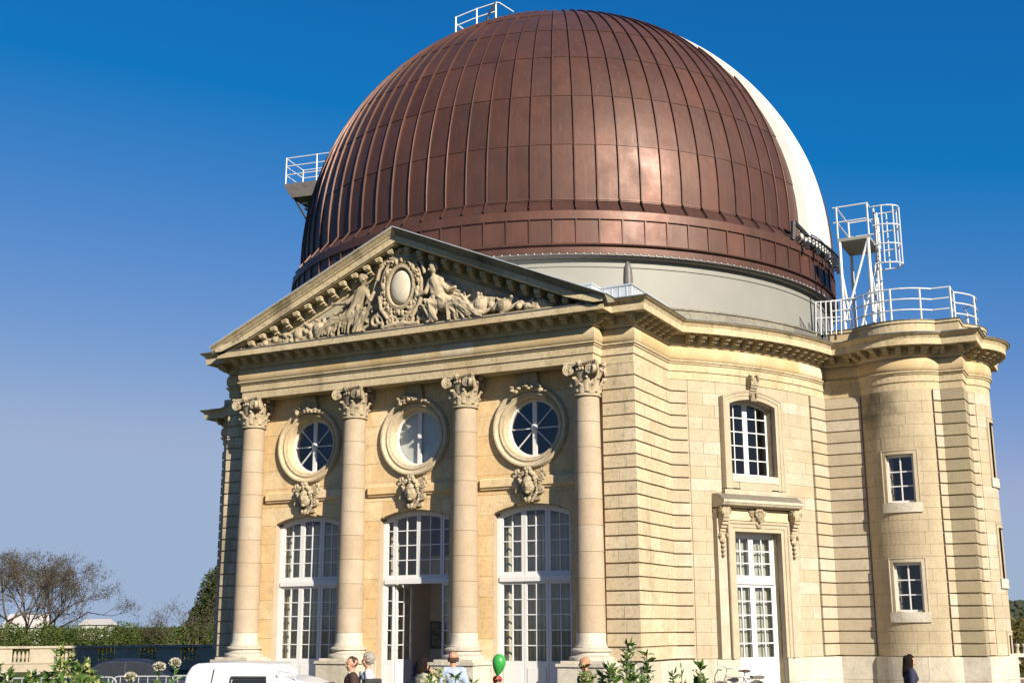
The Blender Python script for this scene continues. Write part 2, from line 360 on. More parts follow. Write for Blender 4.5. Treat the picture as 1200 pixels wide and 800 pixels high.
for s in (1, -1):
    q = zp if s > 0 else [(-x, y) for x, y in zp][::-1]
    z_ = sweep(q, [(-.3, 10.88), (-.03, 10.88), (-.03, 11.34), (.0, 11.35), (.0, 11.385), (-.35, 11.42)]).build('zinc_upstand', MT['zinc'], B)
    for i in range(len(q)-1):
        p, r = Vector(q[i]), Vector(q[i+1]); d = (r-p); L = d.length; d.normalize(); nn = Vector((d.y, -d.x))
        for k in range(int(L/.22)):
            c = p+d*(.11+.22*k)+nn*(-.022); m = MB().bar((c.x, c.y, 10.9), (c.x, c.y, 11.34), .012, 4); m.build('zinc_seam', MT['zinc'], z_)
rf = MB(); fan = [(x*.985, YD+(y-YD)*.985) for x, y in LOOP]
rf.add([(0, YD, 11.0)]+[(x, y, 10.86) for x, y in fan], [(0, i+1, (i+1) % len(fan)+1) for i in range(len(fan))])
rf.build('flat_roof', MT['lead'], B)
# small pointed dark vent beside the drum
MB().lathe([(.13, 11.1), (.14, 11.75), (.12, 12.05), (.06, 12.22), (.0, 12.28)], 10, (6.55, 1.05, 0)).build('roof_vent', MT['dark_paint'], B, sharp=40)

# ---- pediment
SL = .4315; ZA = 13.73; XE = 6.73
def ztop(x): return ZA-SL*abs(x)
RP = [(-.35, -.02), (.75, 0), (.75, .035), (.735, .05), (.70, .07), (.665, .11), (.625, .15), (.60, .165), (.59, .205), (.555, .215), (.55, .22), (.55, .41), (.505, .412), (.49, .44), (.07, .44), (.07, .69), (.068, .71), (.06, .75), (.04, .77), (.03, .83), (.0, .85), (-.3, .86)]
for s in (-1, 1):
    m = MB(); k = len(RP)
    xe = [min(XE, (ZA-h-10.60)/SL) for d, h in RP]
    v = [(s*x, -.30-d, ZA-SL*x-h) for x, (d, h) in zip(xe, RP)]+[(0, -.30-d, ZA-h) for d, h in RP]
    m.add(v, [(i, i+1, k+i+1, k+i) for i in range(k-1)]+[tuple(range(k)), tuple(range(2*k-1, k-1, -1))])
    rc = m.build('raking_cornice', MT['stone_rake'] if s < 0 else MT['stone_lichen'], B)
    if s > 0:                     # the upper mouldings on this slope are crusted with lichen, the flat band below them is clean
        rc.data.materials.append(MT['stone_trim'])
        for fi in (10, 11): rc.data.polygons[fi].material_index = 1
    # lead strip on the top edge
    m = MB(); v = []
    for x in (s*XE*1.004, 0):
        for d, h in ((-.35, -.024), (.765, -.004), (.765, .022), (.75, -.001)): v.append((x, -.30-d, ztop(x)-h+.004))
    m.add(v, [(0, 1, 5, 4), (1, 2, 6, 5)]).build('lead_flashing', MT['zinc'], rc)
    nmo = 14
    for k2 in range(nmo):
        x = s*(.30+5.55*(k2/(nmo-1)))
        zz = ztop(abs(x))-.445
        o = inst(mod_me, 'modillion', rc, (x, -.372, zz-.02), (0, 0, 0), (1.05, 1.0, 1.1))
        o.rotation_euler = (0, math.atan(SL)*(1 if s > 0 else -1)*.55, 0)
ty = MB(); y0 = -.28
ty.add([(-6.3, y0, 10.62), (6.3, y0, 10.62), (0, y0, ZA-.80)], [(0, 1, 2)])
ty.add([(-6.3, y0+.25, 10.62), (6.3, y0+.25, 10.62), (0, y0+.25, ZA-.80)], [(0, 2, 1)])
TYMP = ty.build('tympanum', MT['stone_tymp'], B)
# gable roof running back from the pediment to the drum
m = MB(); v = []
for y in (-.30-.3, 2.2):
    v += [(-6.55, y, ztop(6.55)+.035), (0, y, ZA+.035), (6.55, y, ztop(6.55)+.035)]
m.add(v, [(0, 1, 4, 3), (1, 2, 5, 4)]); m.add([(p[0], p[1], p[2]-.08) for p in v], [(0, 3, 4, 1), (1, 4, 5, 2)])
m.add([(-6.5, 2.2, 10.8), (6.5, 2.2, 10.8), (0, 2.2, ZA)], [(0, 1, 2)]); m.build('gable_roof', MT['zinc'], B)
sill = MB().box((-5.9, -.62, 10.70), (5.9, -.27, 10.775)).build('pediment_ledge', MT['stone_carve'], TYMP)

# ---- stone walling
def stones(parent, mt, fm, u0, u1, zs, avg, face=0., depth=.10, gap=.007, ops=(), seg=9., name='stone', collect=None, first=0, jit=.22):
    rnd = random.Random(int(u0*100)+len(zs)*7+first)
    for j in range(len(zs)-1):
        z0, z1 = zs[j]+gap/2, zs[j+1]-gap/2
        cuts = [u0]
        if collect is None and avg < (u1-u0)*.95:
            x = u0+avg*((j+first) % 2*.5+.5)*(1+jit*(rnd.random()-.5))
            while x < u1-avg*.35:
                cuts.append(x); x += avg*(1+jit*2*(rnd.random()-.5))
        cuts.append(u1)
        for a, b in zip(cuts[:-1], cuts[1:]):
            a2, b2 = a+gap/2, b-gap/2
            vary = False; hit = False
            for ou, fn in ops:
                c0 = [fn(z0+(z1-z0)*k/12) for k in range(13)]
                if max(c0) > 0 and ou-max(c0) < b2 and ou+max(c0) > a2:
                    hit = True
                    if max(c0)-min(c0) > .01: vary = True
            zz = [z0+(z1-z0)*k/(10 if vary else 1) for k in range((10 if vary else 1)+1)]
            pieces = [([a2]*len(zz), [b2]*len(zz))]
            if hit:
                for ou, fn in ops:
                    c = [fn(z) for z in zz]
                    if max(c) <= 0: continue
                    new = []
                    for L, R_ in pieces:
                        if ou+max(c) <= min(L) or ou-max(c) >= max(R_): new.append((L, R_)); continue
                        l2 = [max(l, min(r, ou+ci+(gap/2 if ci <= 0 else 0))) for l, r, ci in zip(L, R_, c)]
                        r2 = [min(r, max(l, ou-ci-(gap/2 if ci <= 0 else 0))) for l, r, ci in zip(L, R_, c)]
                        new += [(L, r2), (l2, R_)]
                    pieces = new
            runs = []
            for L, R_ in pieces:
                cur = []
                for i in range(len(zz)-1):
                    if max(R_[i]-L[i], R_[i+1]-L[i+1]) >= .003: cur = cur or [i]; cur.append(i+1)
                    elif cur: runs.append(cur); cur = []
                if cur: runs.append(cur)
                runs = [r if isinstance(r, tuple) else ([zz[i] for i in r], [L[i] for i in r], [R_[i] for i in r]) for r in runs]
            zall = zz
            for zz, L, R_ in runs:
                if max(r-l for l, r in zip(L, R_)) < .04: continue
                ns = max(1, math.ceil(max(r-l for l, r in zip(L, R_))/seg)); nz = len(zz); mb = MB() if collect is None else collect
                fc = face+(0 if collect is not None else rnd.uniform(-.004, .004))
                v = []
                for dd in (fc, fc-depth):
                    for z, l, r in zip(zz, L, R_): v += [fm(l+(r-l)*k/ns, dd, z) for k in range(ns+1)]
                w_ = ns+1; o = nz*w_; f = []; wd = [r-l for l, r in zip(L, R_)]
                for i in range(nz-1):
                    if wd[i] < .003 and wd[i+1] < .003: continue
                    for k in range(ns): f.append((i*w_+k, i*w_+k+1, (i+1)*w_+k+1, (i+1)*w_+k))
                    f.append((o+i*w_, i*w_, (i+1)*w_, o+(i+1)*w_)); f.append((i*w_+ns, o+i*w_+ns, o+(i+1)*w_+ns, (i+1)*w_+ns))
                for k in range(ns):
                    t_ = (nz-1)*w_
                    if wd[0] > .003: f.append((o+k, o+k+1, k+1, k))
                    if wd[-1] > .003: f.append((t_+k, t_+k+1, o+t_+k+1, o+t_+k))
                mb.add(v, f)
                if collect is None: mb.build(name, mt, parent)
def lin(a, b, n): return [a+(b-a)*i/n for i in range(n+1)]
def box_op(hw, z0, z1): return lambda z: hw if z0-1e-6 <= z <= z1+1e-6 else 0
def arch_op(hw, z0, zs, rise):
    R = (hw*hw+rise*rise)/(2*rise); zc = zs+rise-R
    return lambda z: 0 if z < z0 or z >= zs+rise else (hw if z <= zs else math.sqrt(max(0, R*R-(z-zc)**2)))
def disc_op(r, zc): return lambda z: math.sqrt(max(0, r*r-(z-zc)**2))
def wall(name, fm, u0, u1, z0, z1, ops=(), depth=.45, face=-.03, seg=.4):
    mb = MB(); lev = sorted(set(lin(z0, z1, max(1, round((z1-z0)/.5)))))
    stones(None, None, fm, u0, u1, lev, 99, face, depth, 0., ops, seg, collect=mb)
    return mb.build(name, MT['joint'], B)

ZC22 = lin(1.38, 9.20, 22)
# front wall behind the columns: three bays, a tall arched window and a round window in each
WY = .37; BAY = 3.795
FW = lambda u, d, z: (u, WY-d, z)
fops = []
for k in (-1, 0, 1): fops += [(k*BAY, arch_op(1.19, .3, 5.33, .24)), (k*BAY, disc_op(.90, 7.68))]
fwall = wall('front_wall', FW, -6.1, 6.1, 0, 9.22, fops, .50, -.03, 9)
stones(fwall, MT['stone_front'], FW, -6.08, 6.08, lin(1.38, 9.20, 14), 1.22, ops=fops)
stones(fwall, MT['stone_plinth'], FW, -6.08, 6.08, [0, .7, 1.38], 1.4, face=.08, ops=fops)
for k in (-1, 0, 1):                # string course under the round windows
    for a, b in ((-1.56, -.34), (.34, 1.56)):
        m = MB(); pf = [(-.02, 5.99), (.05, 5.99), (.06, 6.03), (.10, 6.06), (.10, 6.27), (.06, 6.30), (-.02, 6.31)]; kk = len(pf)
        m.add([(k*BAY+x, WY-d, z) for x in (a, b) for d, z in pf], [(i, kk+i, kk+i+1, i+1) for i in range(kk-1)]+[tuple(range(kk)), tuple(range(2*kk-1, kk-1, -1))])
        m.build('string_course', MT['stone_front'], B)

def pier(fm_front, fm_side, wf, ls, mt, z=ZC22, two=True):
    """a grooved corner pier: blocks turn the corner"""
    core = MB(); core.box((0, 0, z[0]), (wf-.04, 1, 1.0)) if False else None
    obs = []
    rnd = random.Random(int(ls*50))
    hold = MB(); hold.add([fm_front(u, d, zz) for u in (0, wf-.05) for d in (-.045, -.5) for zz in (z[0], z[-1])], [(0, 4, 5, 1), (2, 3, 7, 6), (0, 1, 3, 2), (4, 6, 7, 5)])
    hold.add([fm_side(u, d, zz) for u in (.06, ls) for d in (-.045, -.5) for zz in (z[0], z[-1])], [(0, 4, 5, 1), (2, 3, 7, 6), (0, 1, 3, 2), (4, 6, 7, 5)])
    core = hold.build('pier', MT['joint'], B); gp = .045
    for j in range(len(z)-1):
        z0, z1 = z[j]+gp/2, z[j+1]-gp/2
        a = min(ls, (.95 if j % 2 else .55)*(1+.2*rnd.random()))
        split = two and rnd.random() < .75; xs = wf*(.45 if j % 2 else .62)+rnd.uniform(-.08, .08)
        def blk(pts_out):
            # pts_out: list of (map,u) going along the face; extruded inwards
            jd = rnd.uniform(-.006, .006); v = [mp(u, jd+rnd.uniform(-.003, .003), zz+rnd.uniform(-.004, .004)) for mp, u in pts_out for zz in (z0, z1)]; v += [mp(u, -.14, zz) for mp, u in pts_out for zz in (z0, z1)]
            n = len(pts_out); o = 2*n; f = []
            for i in range(n-1):
                f += [(2*i, 2*i+2, 2*i+3, 2*i+1), (2*i+1, 2*i+3, o+2*i+3, o+2*i+1), (2*i+2, 2*i, o+2*i, o+2*i+2)]
            f += [(0, 1, o+1, o), (2*n-1, 2*n-2, o+2*n-2, o+2*n-1)]
            return MB().add(v, f).build('stone', mt, core)
        x0 = 0
        if split: blk([(fm_front, 0), (fm_front, xs-.005)]); x0 = xs+.005
        blk([(fm_front, x0), (fm_front, wf), (fm_side, a-.006)])
        while a < ls-.05:
            b = min(ls, a+rnd.uniform(.7, 1.05))
            if ls-b < .3: b = ls
            blk([(fm_side, a+.006), (fm_side, b-.002)]); a = b
    return core
def mirror(fm): return lambda u, d, z: (lambda p: (-p[0], p[1], p[2]))(fm(u, d, z))
PF = lambda u, d, z: (6.04+u, .25-d, z); PS = lambda u, d, z: (6.98+d, .25+u, z)
pier(PF, PS, .94, 2.75, MT['stone_pier']); pier(mirror(PF), mirror(PS), .94, 2.75, MT['stone_pier'])

# round flank with its door and window at azimuth 58
RF = lambda u, d, z: ((RW+d)*math.sin(u/RW), YD-(RW+d)*math.cos(u/RW), z)
U = lambda az: rad(az)*RW
D58 = U(58.0)
rops = [(D58, box_op(.88, .2, 4.88)), (D58, arch_op(.87, 6.50, 8.58, .17))]
rwall = wall('round_wall', RF, U(az_p-1), U(az_t+1), 0, 9.22, rops, .45, -.075, .4)
q1, q2 = U(45.9), U(73.2)
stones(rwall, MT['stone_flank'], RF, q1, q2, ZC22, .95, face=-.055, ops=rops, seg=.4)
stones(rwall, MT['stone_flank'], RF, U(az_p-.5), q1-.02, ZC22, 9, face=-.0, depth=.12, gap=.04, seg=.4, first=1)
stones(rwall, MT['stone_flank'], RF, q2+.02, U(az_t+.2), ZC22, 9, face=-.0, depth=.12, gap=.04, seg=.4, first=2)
stones(rwall, MT['stone_plinth'], RF, U(az_p-.5), U(az_t+.3), [0, .72, 1.36], 1.15, face=.085, depth=.18, ops=rops, seg=.4)
# side tower on the right: bowed front, square corner piers, bowed end
TF = lambda u, d, z: (TX+(TR+d)*math.sin(u/TR), TY-(TR+d)*math.cos(u/TR), z)
EF = lambda u, d, z: (EX+(TR+d)*math.sin(rad(90)+u/TR), EY-(TR+d)*math.cos(rad(90)+u/TR), z)
ub = rad(HB)*TR
tops = [(-.08, box_op(.42, 5.80, 7.25)), (-.08, box_op(.42, 2.62, 4.06))]
eops = [(0, box_op(.45, 6.62, 8.35)), (0, box_op(.45, 3.60, 5.12)), (0, box_op(.40, 1.40, 1.95))]
twall = wall('tower_wall', TF, -ub-.05, ub+.05, 0, 9.22, tops, .40, -.06, .16)
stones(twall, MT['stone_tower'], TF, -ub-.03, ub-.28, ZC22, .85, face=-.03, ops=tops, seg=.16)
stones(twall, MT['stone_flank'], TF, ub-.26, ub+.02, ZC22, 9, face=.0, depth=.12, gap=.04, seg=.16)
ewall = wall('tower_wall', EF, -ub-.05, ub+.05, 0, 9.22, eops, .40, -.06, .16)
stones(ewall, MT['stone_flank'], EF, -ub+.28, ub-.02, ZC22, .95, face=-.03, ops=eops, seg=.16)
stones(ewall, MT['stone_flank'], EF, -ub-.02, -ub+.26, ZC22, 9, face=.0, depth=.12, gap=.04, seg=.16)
TPF = lambda u, d, z: (13.59+u, 8.45-d, z); TPS = lambda u, d, z: (14.27+d, 8.45+u, z)
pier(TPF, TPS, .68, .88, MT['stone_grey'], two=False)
IPF = lambda u, d, z: (10.05+u, 8.45-d, z)
iw = wall('tower_return', IPF, 0, 1.16, 0, 9.22, (), .4, -.045, 9)
stones(iw, MT['stone_flank'], IPF, 0.02, 1.16, ZC22, 9, face=0, depth=.12, gap=.04)
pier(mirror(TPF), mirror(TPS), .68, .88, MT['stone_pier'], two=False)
# tower plinth
stones(twall, MT['stone_plinth'], TF, -ub-.03, ub+.0, [0, .70, 1.36], .8, face=.085, depth=.2, seg=.16)
stones(iw, MT['stone_plinth'], IPF, 0, 1.12, [0, .70, 1.36], 1.2, face=.085, depth=.2)
stones(twall, MT['stone_plinth'], TPF, .03, .68+.085, [0, .70, 1.36], 1.2, face=.085, depth=.2)
stones(ewall, MT['stone_plinth'], TPS, .0, .86, [0, .70, 1.36], 1.2, face=.085, depth=.2)
stones(ewall, MT['stone_plinth'], EF, -ub-.0, ub, [0, .70, 1.36], .9, face=.085, depth=.2, seg=.16)
stones(rwall, MT['stone_plinth'], PF, .0, .94+.085, [0, .70, 1.36], 1.2, face=.085, depth=.2)
stones(rwall, MT['stone_plinth'], PS, .0, 2.75, [0, .70, 1.36], 1.1, face=.085, depth=.2)
# what the photograph never shows: left flank and back, plain walling
hid = sweep([(-x, y) for x, y in RIGHT_SIDE[3:22]][::-1], [(-.05, 0), (-.05, 9.25)])
hid2 = sweep([(-x, y) for x, y in tower_pts()][::-1], [(-.06, 0), (-.06, 9.25)])
hid3 = sweep(RIGHT_SIDE[-24:]+BACK, [(-.06, 0), (-.06, 9.25)])
for h in (hid, hid2, hid3): h.build('plain_wall', MT['stone_flank'], B)

# ---- columns
prof_drums = lin(2.10, 8.27, 9)
def rcol(z): t = (z-2.0)/6.3; return .388-.055*max(0, t)**1.5
drum_me = []
for a, b in zip(prof_drums[:-1], prof_drums[1:]):
    pr_ = [(rcol(a)-.012, a), (rcol(a), a+.010)]+[(rcol(z), z) for z in lin(a+.15, b-.15, 2)]+[(rcol(b), b-.010), (rcol(b)-.012, b)]
    m = MB().lathe(pr_, 28); me = m.mesh('drum', MT['stone_col'], True); me.set_sharp_from_angle(angle=rad(40)); drum_me.append(me)
base_m = MB().box((-.60, -.60, 1.34), (.60, .60, 1.405))
base_m.lathe([(.57, 1.40), (.585, 1.44), (.58, 1.49), (.55, 1.52), (.50, 1.53), (.475, 1.56), (.47, 1.60), (.50, 1.625), (.525, 1.64), (.53, 1.67), (.51, 1.70), (.46, 1.72), (.43, 1.73), (.43, 1.76), (.41, 1.775), (.395, 1.82), (.388, 1.90), (.388, 2.10)], 32)
base_me = base_m.mesh('base', stone_mat('stone_base', [(.66, .60, .50), (.70, .64, .54)], dirt=(.13, .11, .08), dirt_amt=.55, ledge=.3), True); base_me.set_sharp_from_angle(angle=rad(38))
def spiral(mb, c, ax, up, r, w, turns=2.2, thick=.035):
    """a scroll: ax is the disc's normal"""
    ax = Vector(ax).normalized(); up = Vector(up); side = up.cross(ax).normalized(); pts = []; rr = []
    n = 30
    for i in range(n+1):
        t = i/n; R_ = r*(1-.86*t); a = math.pi/2+turns*2*math.pi*t
        pts.append(Vector(c)+side*(R_*math.cos(a))+up*(R_*math.sin(a))+ax*(w*t*.4)); rr.append(thick*(1-.35*t))
    mb.tube(pts, thick, 5, rr)
    mb.ball(Vector(c)+ax*w*.35, .035, 6, 4)
    m = MB().lathe([(r*.9, -w), (r*.9, w*.15), (.0, w*.15)], 14, cap=True); q = Vector((0, 0, 1)).rotation_difference(ax)
    m.xf(Matrix.Translation(Vector(c)) @ q.to_matrix().to_4x4()); mb.add(m.v, m.f)
def leaf(mb, ang, r0_, z0, h, wd, curl):
    ca, sa = math.cos(ang), math.sin(ang); v = []; n = 7
    for i in range(n+1):
        t = i/n; rr = r0_+.025+curl*(t**3)*1.0-(0.04*max(0, t-.85)*6); z = z0+h*(t if t < .82 else .82+.10*math.sin((t-.82)/.18*math.pi)-.25*(t-.82))
        ww = wd*(.55+.45*math.sin(math.pi*min(1, t*.75+.15)))*(1-.55*max(0, t-.6)/.4)
        for s, lift in ((-1, -.03), (-.5, .012), (0, .035), (.5, .012), (1, -.03)):
            zz = z-.03*abs(s)*(i % 2)
            tx, ty_ = -sa*s*ww/2, ca*s*ww/2
            v.append(((rr+lift)*ca+tx, (rr+lift)*sa+ty_, zz))
    f = [(i*5+k, i*5+k+1, (i+1)*5+k+1, (i+1)*5+k) for i in range(n) for k in range(4)]; mb.add(v, f)
cap = MB()
Z0 = 8.27
cap.lathe([(.333, Z0), (.385, Z0+.012), (.395, Z0+.035), (.385, Z0+.058), (.345, Z0+.07), (.345, Z0+.10), (.335, Z0+.3), (.36, Z0+.5), (.42, Z0+.62), (.45, Z0+.70), (.40, Z0+.72)], 24)
for k in range(8): leaf(cap, k*math.pi/4, .335, Z0+.07, .30, .26, .13)
for k in range(8): leaf(cap, (k+.5)*math.pi/4, .345, Z0+.12, .46, .25, .17)
for k in range(4):
    a = math.pi/4+k*math.pi/2; dv = Vector((math.cos(a), math.sin(a), 0)); tv = Vector((-dv.y, dv.x, 0))
    for s in (1, -1): spiral(cap, dv*.56+tv*s*.05+Vector((0, 0, Z0+.70)), (tv*s+dv*.0), (0, 0, 1), .145, .05)
    # egg moulding between scrolls
for k in range(4):
    a = k*math.pi/2; dv = Vector((math.cos(a), math.sin(a), 0)); tv = Vector((-dv.y, dv.x, 0))
    for s in (1, -1): spiral(cap, dv*.44+tv*s*.30+Vector((0, 0, Z0+.70)), dv, (0, 0, 1), .13, .05)
    for q in (-1, 0, 1): cap.ball(dv*.45+tv*.085*q+Vector((0, 0, Z0+.73)), (.04, .04, .055), 7, 5)
    cap.ball(dv*.50+Vector((0, 0, Z0+.87)), (.085, .085, .075), 8, 5)
    for q in range(5): cap.ball(dv*.53+tv*.06*math.cos(q*1.257)+Vector((0, 0, Z0+.87+.06*math.sin(q*1.257))), .035, 6, 4)
ab = []
for zz, sc in ((Z0+.82, .93), (Z0+.87, .95), (Z0+.875, 1.0), (Z0+.925, 1.0)):
    ring = []
    for k in range(4):
        a0 = math.pi/4+k*math.pi/2
        for t in range(6):
            u = t/5*2-1; A = k*math.pi/2+math.pi/2; dv = Vector((math.cos(A), math.sin(A), 0)); tv = Vector((-dv.y, dv.x, 0))
            p = dv*(.40+.11*u*u)*sc-tv*(-u*.49)*sc; ring.append((p.x, p.y, zz))
    ab.append(ring)
n_ = len(ab[0]); cap.add([p for r_ in ab for p in r_], [(i*n_+k, i*n_+(k+1) % n_, (i+1)*n_+(k+1) % n_, (i+1)*n_+k) for i in range(3) for k in range(n_)]+[tuple(range(n_-1, -1, -1)), tuple(3*n_+k for k in range(n_))])
cap_me = cap.mesh('capital', MT['stone_carve'], True); cap_me.set_sharp_from_angle(angle=rad(50))
for k in range(4):
    x = (-1.5+k)*BAY
    c = MB().lathe([(.36, 2.0), (.31, 8.35)], 16).build('column', MT['joint'], B); c.location = (x, 0, 0)
    for i, me in enumerate(drum_me): inst(me, 'drum', c)
    inst(base_me, 'base', c); inst(cap_me, 'capital', c)
    pd = MB(); pd.box((-.66, -.66, 0), (.66, .6, 1.26)); pd.box((-.70, -.70, 1.262), (.70, .6, 1.338)); pd.box((-.70, -.70, 0), (.70, .6, .22))
    pd.build('pedestal', MT['stone_plinth'], c)

# ================================================================== windows and doors
def sash(mb, panes, fr, ua, ub, za, zb, cols, rows, d, st=.065, bar=.028, top=None, th=.05, bot=None):
    """one glazed leaf: stiles, glazing bars and its panes; top(u) caps the height under an arch"""
    tp = (lambda u: min(zb, top(u))) if top else (lambda u: zb); bot = st if bot is None else bot
    def prism(u_a, u_b, z_a, f1, f2):
        n = 4; v = []
        for i in range(n+1):
            u = u_a+(u_b-u_a)*i/n
            for dd in (d-th/2, d+th/2): v += [fr(u, dd, f1(u)), fr(u, dd, f2(u))]
        f = []
        for i in range(n):
            a, b = 4*i, 4*i+4
            f += [(a+2, b+2, b+3, a+3), (a, a+1, b+1, b), (a+1, a+3, b+3, b+1), (a, b, b+2, a+2)]
        f += [(0, 2, 3, 1), (4*n, 4*n+1, 4*n+3, 4*n+2)]; mb.add(v, f)
    prism(ua, ua+st, za, lambda u: za, tp); prism(ub-st, ub, za, lambda u: za, tp)
    mb.box((ua+st, d-th/2, za), (ub-st, d+th/2, za+bot), fr)
    prism(ua+st, ub-st, za, lambda u: tp(u)-st, tp)
    i0, i1, j0, j1 = ua+st, ub-st, za+bot, zb-st
    us = lin(i0, i1, cols); zz = lin(j0, j1, rows)
    for u in us[1:-1]: prism(u-bar/2, u+bar/2, j0, lambda q: j0, lambda q: tp(q)-st)
    for z in zz[1:-1]: mb.box((i0, d-th*.35, z-bar/2), (i1, d+th*.35, z+bar/2), fr)
    for a, b in zip(us[:-1], us[1:]):
        for k, (p, q) in enumerate(zip(zz[:-1], zz[1:])):
            f2 = (lambda u: tp(u)-st) if k == rows-1 else (lambda u: q)
            a_, b_ = a+.004, b-.004; c_ = (a_+b_)/2
            tl = random.uniform(-.0025, .0025)
            panes.append(MB().add([fr(a_, d+tl, p+.004), fr(b_, d-tl, p+.004), fr(b_, d-tl, f2(b_)), fr(c_, d, f2(c_)), fr(a_, d+tl, f2(a_))], [(0, 1, 2, 3, 4)]))
def finish(mb, panes, name, m=None):
    o = mb.build(name, m or MT['white'], B)
    for p in panes: p.build('pane', MT['glass'], o)
    return o
def reveal(fr, pts, d0, d1, m, name='reveal', parent=B):
    zt_ = max(z for u, z in pts); pts = [(u-.005*(1 if u > 0 else -1), z-.005*(z > zt_-.5)) for u, z in pts]
    mb = MB(); n = len(pts); mb.add([fr(u, d, z) for u, z in pts for d in (d0, d1)], [(2*i, 2*i+1, 2*i+3, 2*i+2) for i in range(n-1)])
    return mb.build(name, m, parent)
def room(fr, ua, ub, d0, d1, z0, z1, m, name='room_lining'):
    v = [fr(u, d, z) for u in (ua, ub) for d in (d0, d1) for z in (z0, z1)]
    return MB().add(v, [(0, 2, 3, 1), (4, 5, 7, 6), (0, 4, 6, 2), (1, 3, 7, 5), (2, 6, 7, 3)]).build(name, m, B)
FF = Fr((0, WY), 0)
RAr = (1.19**2+.24**2)/.48
for k in (-1, 0, 1):
    fr = Fr((k*BAY, WY), 0); top = lambda u: 5.33+.24-RAr+math.sqrt(RAr*RAr-u*u)
    outline = [(-1.19, .3), (-1.19, 5.33)]+[(u, top(u)) for u in lin(-1.19, 1.19, 12)[1:-1]]+[(1.19, 5.33), (1.19, .3)]
    reveal(fr, outline, .0, -.5, MT['stone_col'])
    mb = MB(); ps = []; d = -.30; e = .006
    tfr = lambda u: top(u)-.012
    mb.box((-1.186, d-.06, .30), (-1.10, d+.05, 5.28), fr); mb.box((1.10, d-.06, .30), (1.186, d+.05, 5.28), fr)
    mb.box((-1.10, d-.06, 3.47), (1.10, d+.09, 3.60), fr); mb.box((-1.10, d-.06, 3.60), (1.10, d+.06, 3.66), fr)
    v = []
    for u in lin(-1.10, 1.10, 12):
        for dd in (d-.06, d+.05): v += [fr(u, dd, tfr(u)-.09), fr(u, dd, tfr(u))]
    mb.add(v, [f for i in range(12) for f in ((4*i+2, 4*i+6, 4*i+7, 4*i+3), (4*i, 4*i+2, 4*i+6, 4*i+4), (4*i, 4*i+1, 4*i+5, 4*i+4))])
    t2 = lambda u: top(u)-.10
    if k:
        us = lin(-1.10, 1.10, 3)
        for a, b in zip(us[:-1], us[1:]):
            sash(mb, ps, fr, a+e, b-e, 3.66, 5.47, 2, 4, d, .075, .028, t2)
            sash(mb, ps, fr, a+e, b-e, 1.28, 3.47, 2, 5, d, .075, .028)
            mb.box((a+e, d-.03, .30), (b-e, d+.03, 1.28), fr); mb.box((a+.09, d+.03, .42), (b-.09, d+.045, 1.18), fr)
        # inner shutters folded back and long curtains behind the panes
        mb2 = MB(); v = []
        for i in range(91):
            u = -1.12+2.24*i/90
            for z in (.35, 5.3): v.append(fr(u, d-.20+.022*math.sin(i*1.15)+.012*math.sin(i*.37), z))
        mb2.add(v, [(2*i, 2*i+2, 2*i+3, 2*i+1) for i in range(90)]).build('curtain', MT['curtain'], B)
        finish(mb, ps, 'tall_window')
    else:
        us = [-1.10, -.80, .0, .80, 1.10]
        for (a, b), c in zip(zip(us[:-1], us[1:]), (1, 2, 2, 1)):
            sash(mb, ps, fr, a+e, b-e, 3.66, 5.47, c, 4, d, .06, .028, t2)
            if c == 1:
                sash(mb, ps, fr, a+e, b-e, 1.28, 3.47, 1, 5, d, .06, .028); mb.box((a+e, d-.03, .30), (b-e, d+.03, 1.28), fr)
        finish(mb, ps, 'tall_window')
        for s in (-1, 1):           # the two leaves stand open inwards
            lf = Fr(fr(s*.79, d-.05, 0)[:2], -s*84); mb = MB(); ps = []
            lu = (0.0, .76) if s < 0 else (-.76, 0.)
            sash(mb, ps, lf, *lu, 1.28, 3.45, 2, 5, 0, .075, .028); mb.box((lu[0], -.025, .32), (lu[1], .025, 1.28), lf)
            finish(mb, ps, 'door_leaf')
    # the room behind the front
# room behind the three bays
rm = MB(); X0, X1, Y0, Y1, ZF, ZT = -6.0, 6.0, .90, 5.2, .30, 6.1
v = [(x, y, z) for x in (X0, X1) for y in (Y0, Y1) for z in (ZF, ZT)]
rm.add(v, [(0, 1, 3, 2), (4, 6, 7, 5), (1, 5, 7, 3), (2, 3, 7, 6)]); rm.build('room_lining', MT['interior'], B)
MB().add([(X0, Y0-.5, ZF), (X1, Y0-.5, ZF), (X1, Y1, ZF), (X0, Y1, ZF)], [(0, 1, 2, 3)]).build('room_floor', plain('parquet', (.22, .13, .07), .4, var=.2, scale=8.), B)
MB().box((X0, .87, 5.6), (X1, .93, 6.2)).build('room_lintel', MT['interior'], B)
for x in (-1.9, 1.9, -5.6, 5.6): MB().box((x-.7, .86, ZF), (x+.7, .92, 5.7)).build('room_wall', MT['interior'], B)
MB().box((-2.35, 3.0, ZF), (-2.2, 5.2, 6.1)).build('partition', MT['interior'], B)
MB().box((-2.2, 3.0, ZF), (-.9, 3.12, 4.4)).build('partition', MT['interior'], B)
MB().box((-.9, 3.0, ZF), (0, 3.12, 4.4)).build('partition', MT['interior'], B)
dr_ = MB().box((-.34, 2.95, ZF), (.48, 2.998, 2.95)).build('inner_door', MT['wood'], B)
MB().ball((.38, 2.93, 1.35), .035, 8, 6).build('knob', MT['dark'], dr_)
MB().box((0, 3.0, ZF), (2.2, 3.12, 4.4)).build('partition', MT['interior'], B)
for xw_ in (-1.12, 1.02): MB().box((xw_, .93, ZF), (xw_+.10, 3.0, 5.55)).build('lobby_wall', MT['interior'], B)
pic = MB().box((-.98, 2.955, 1.62), (-.45, 2.995, 2.42)).build('framed_picture', MT['dark_paint'], B)
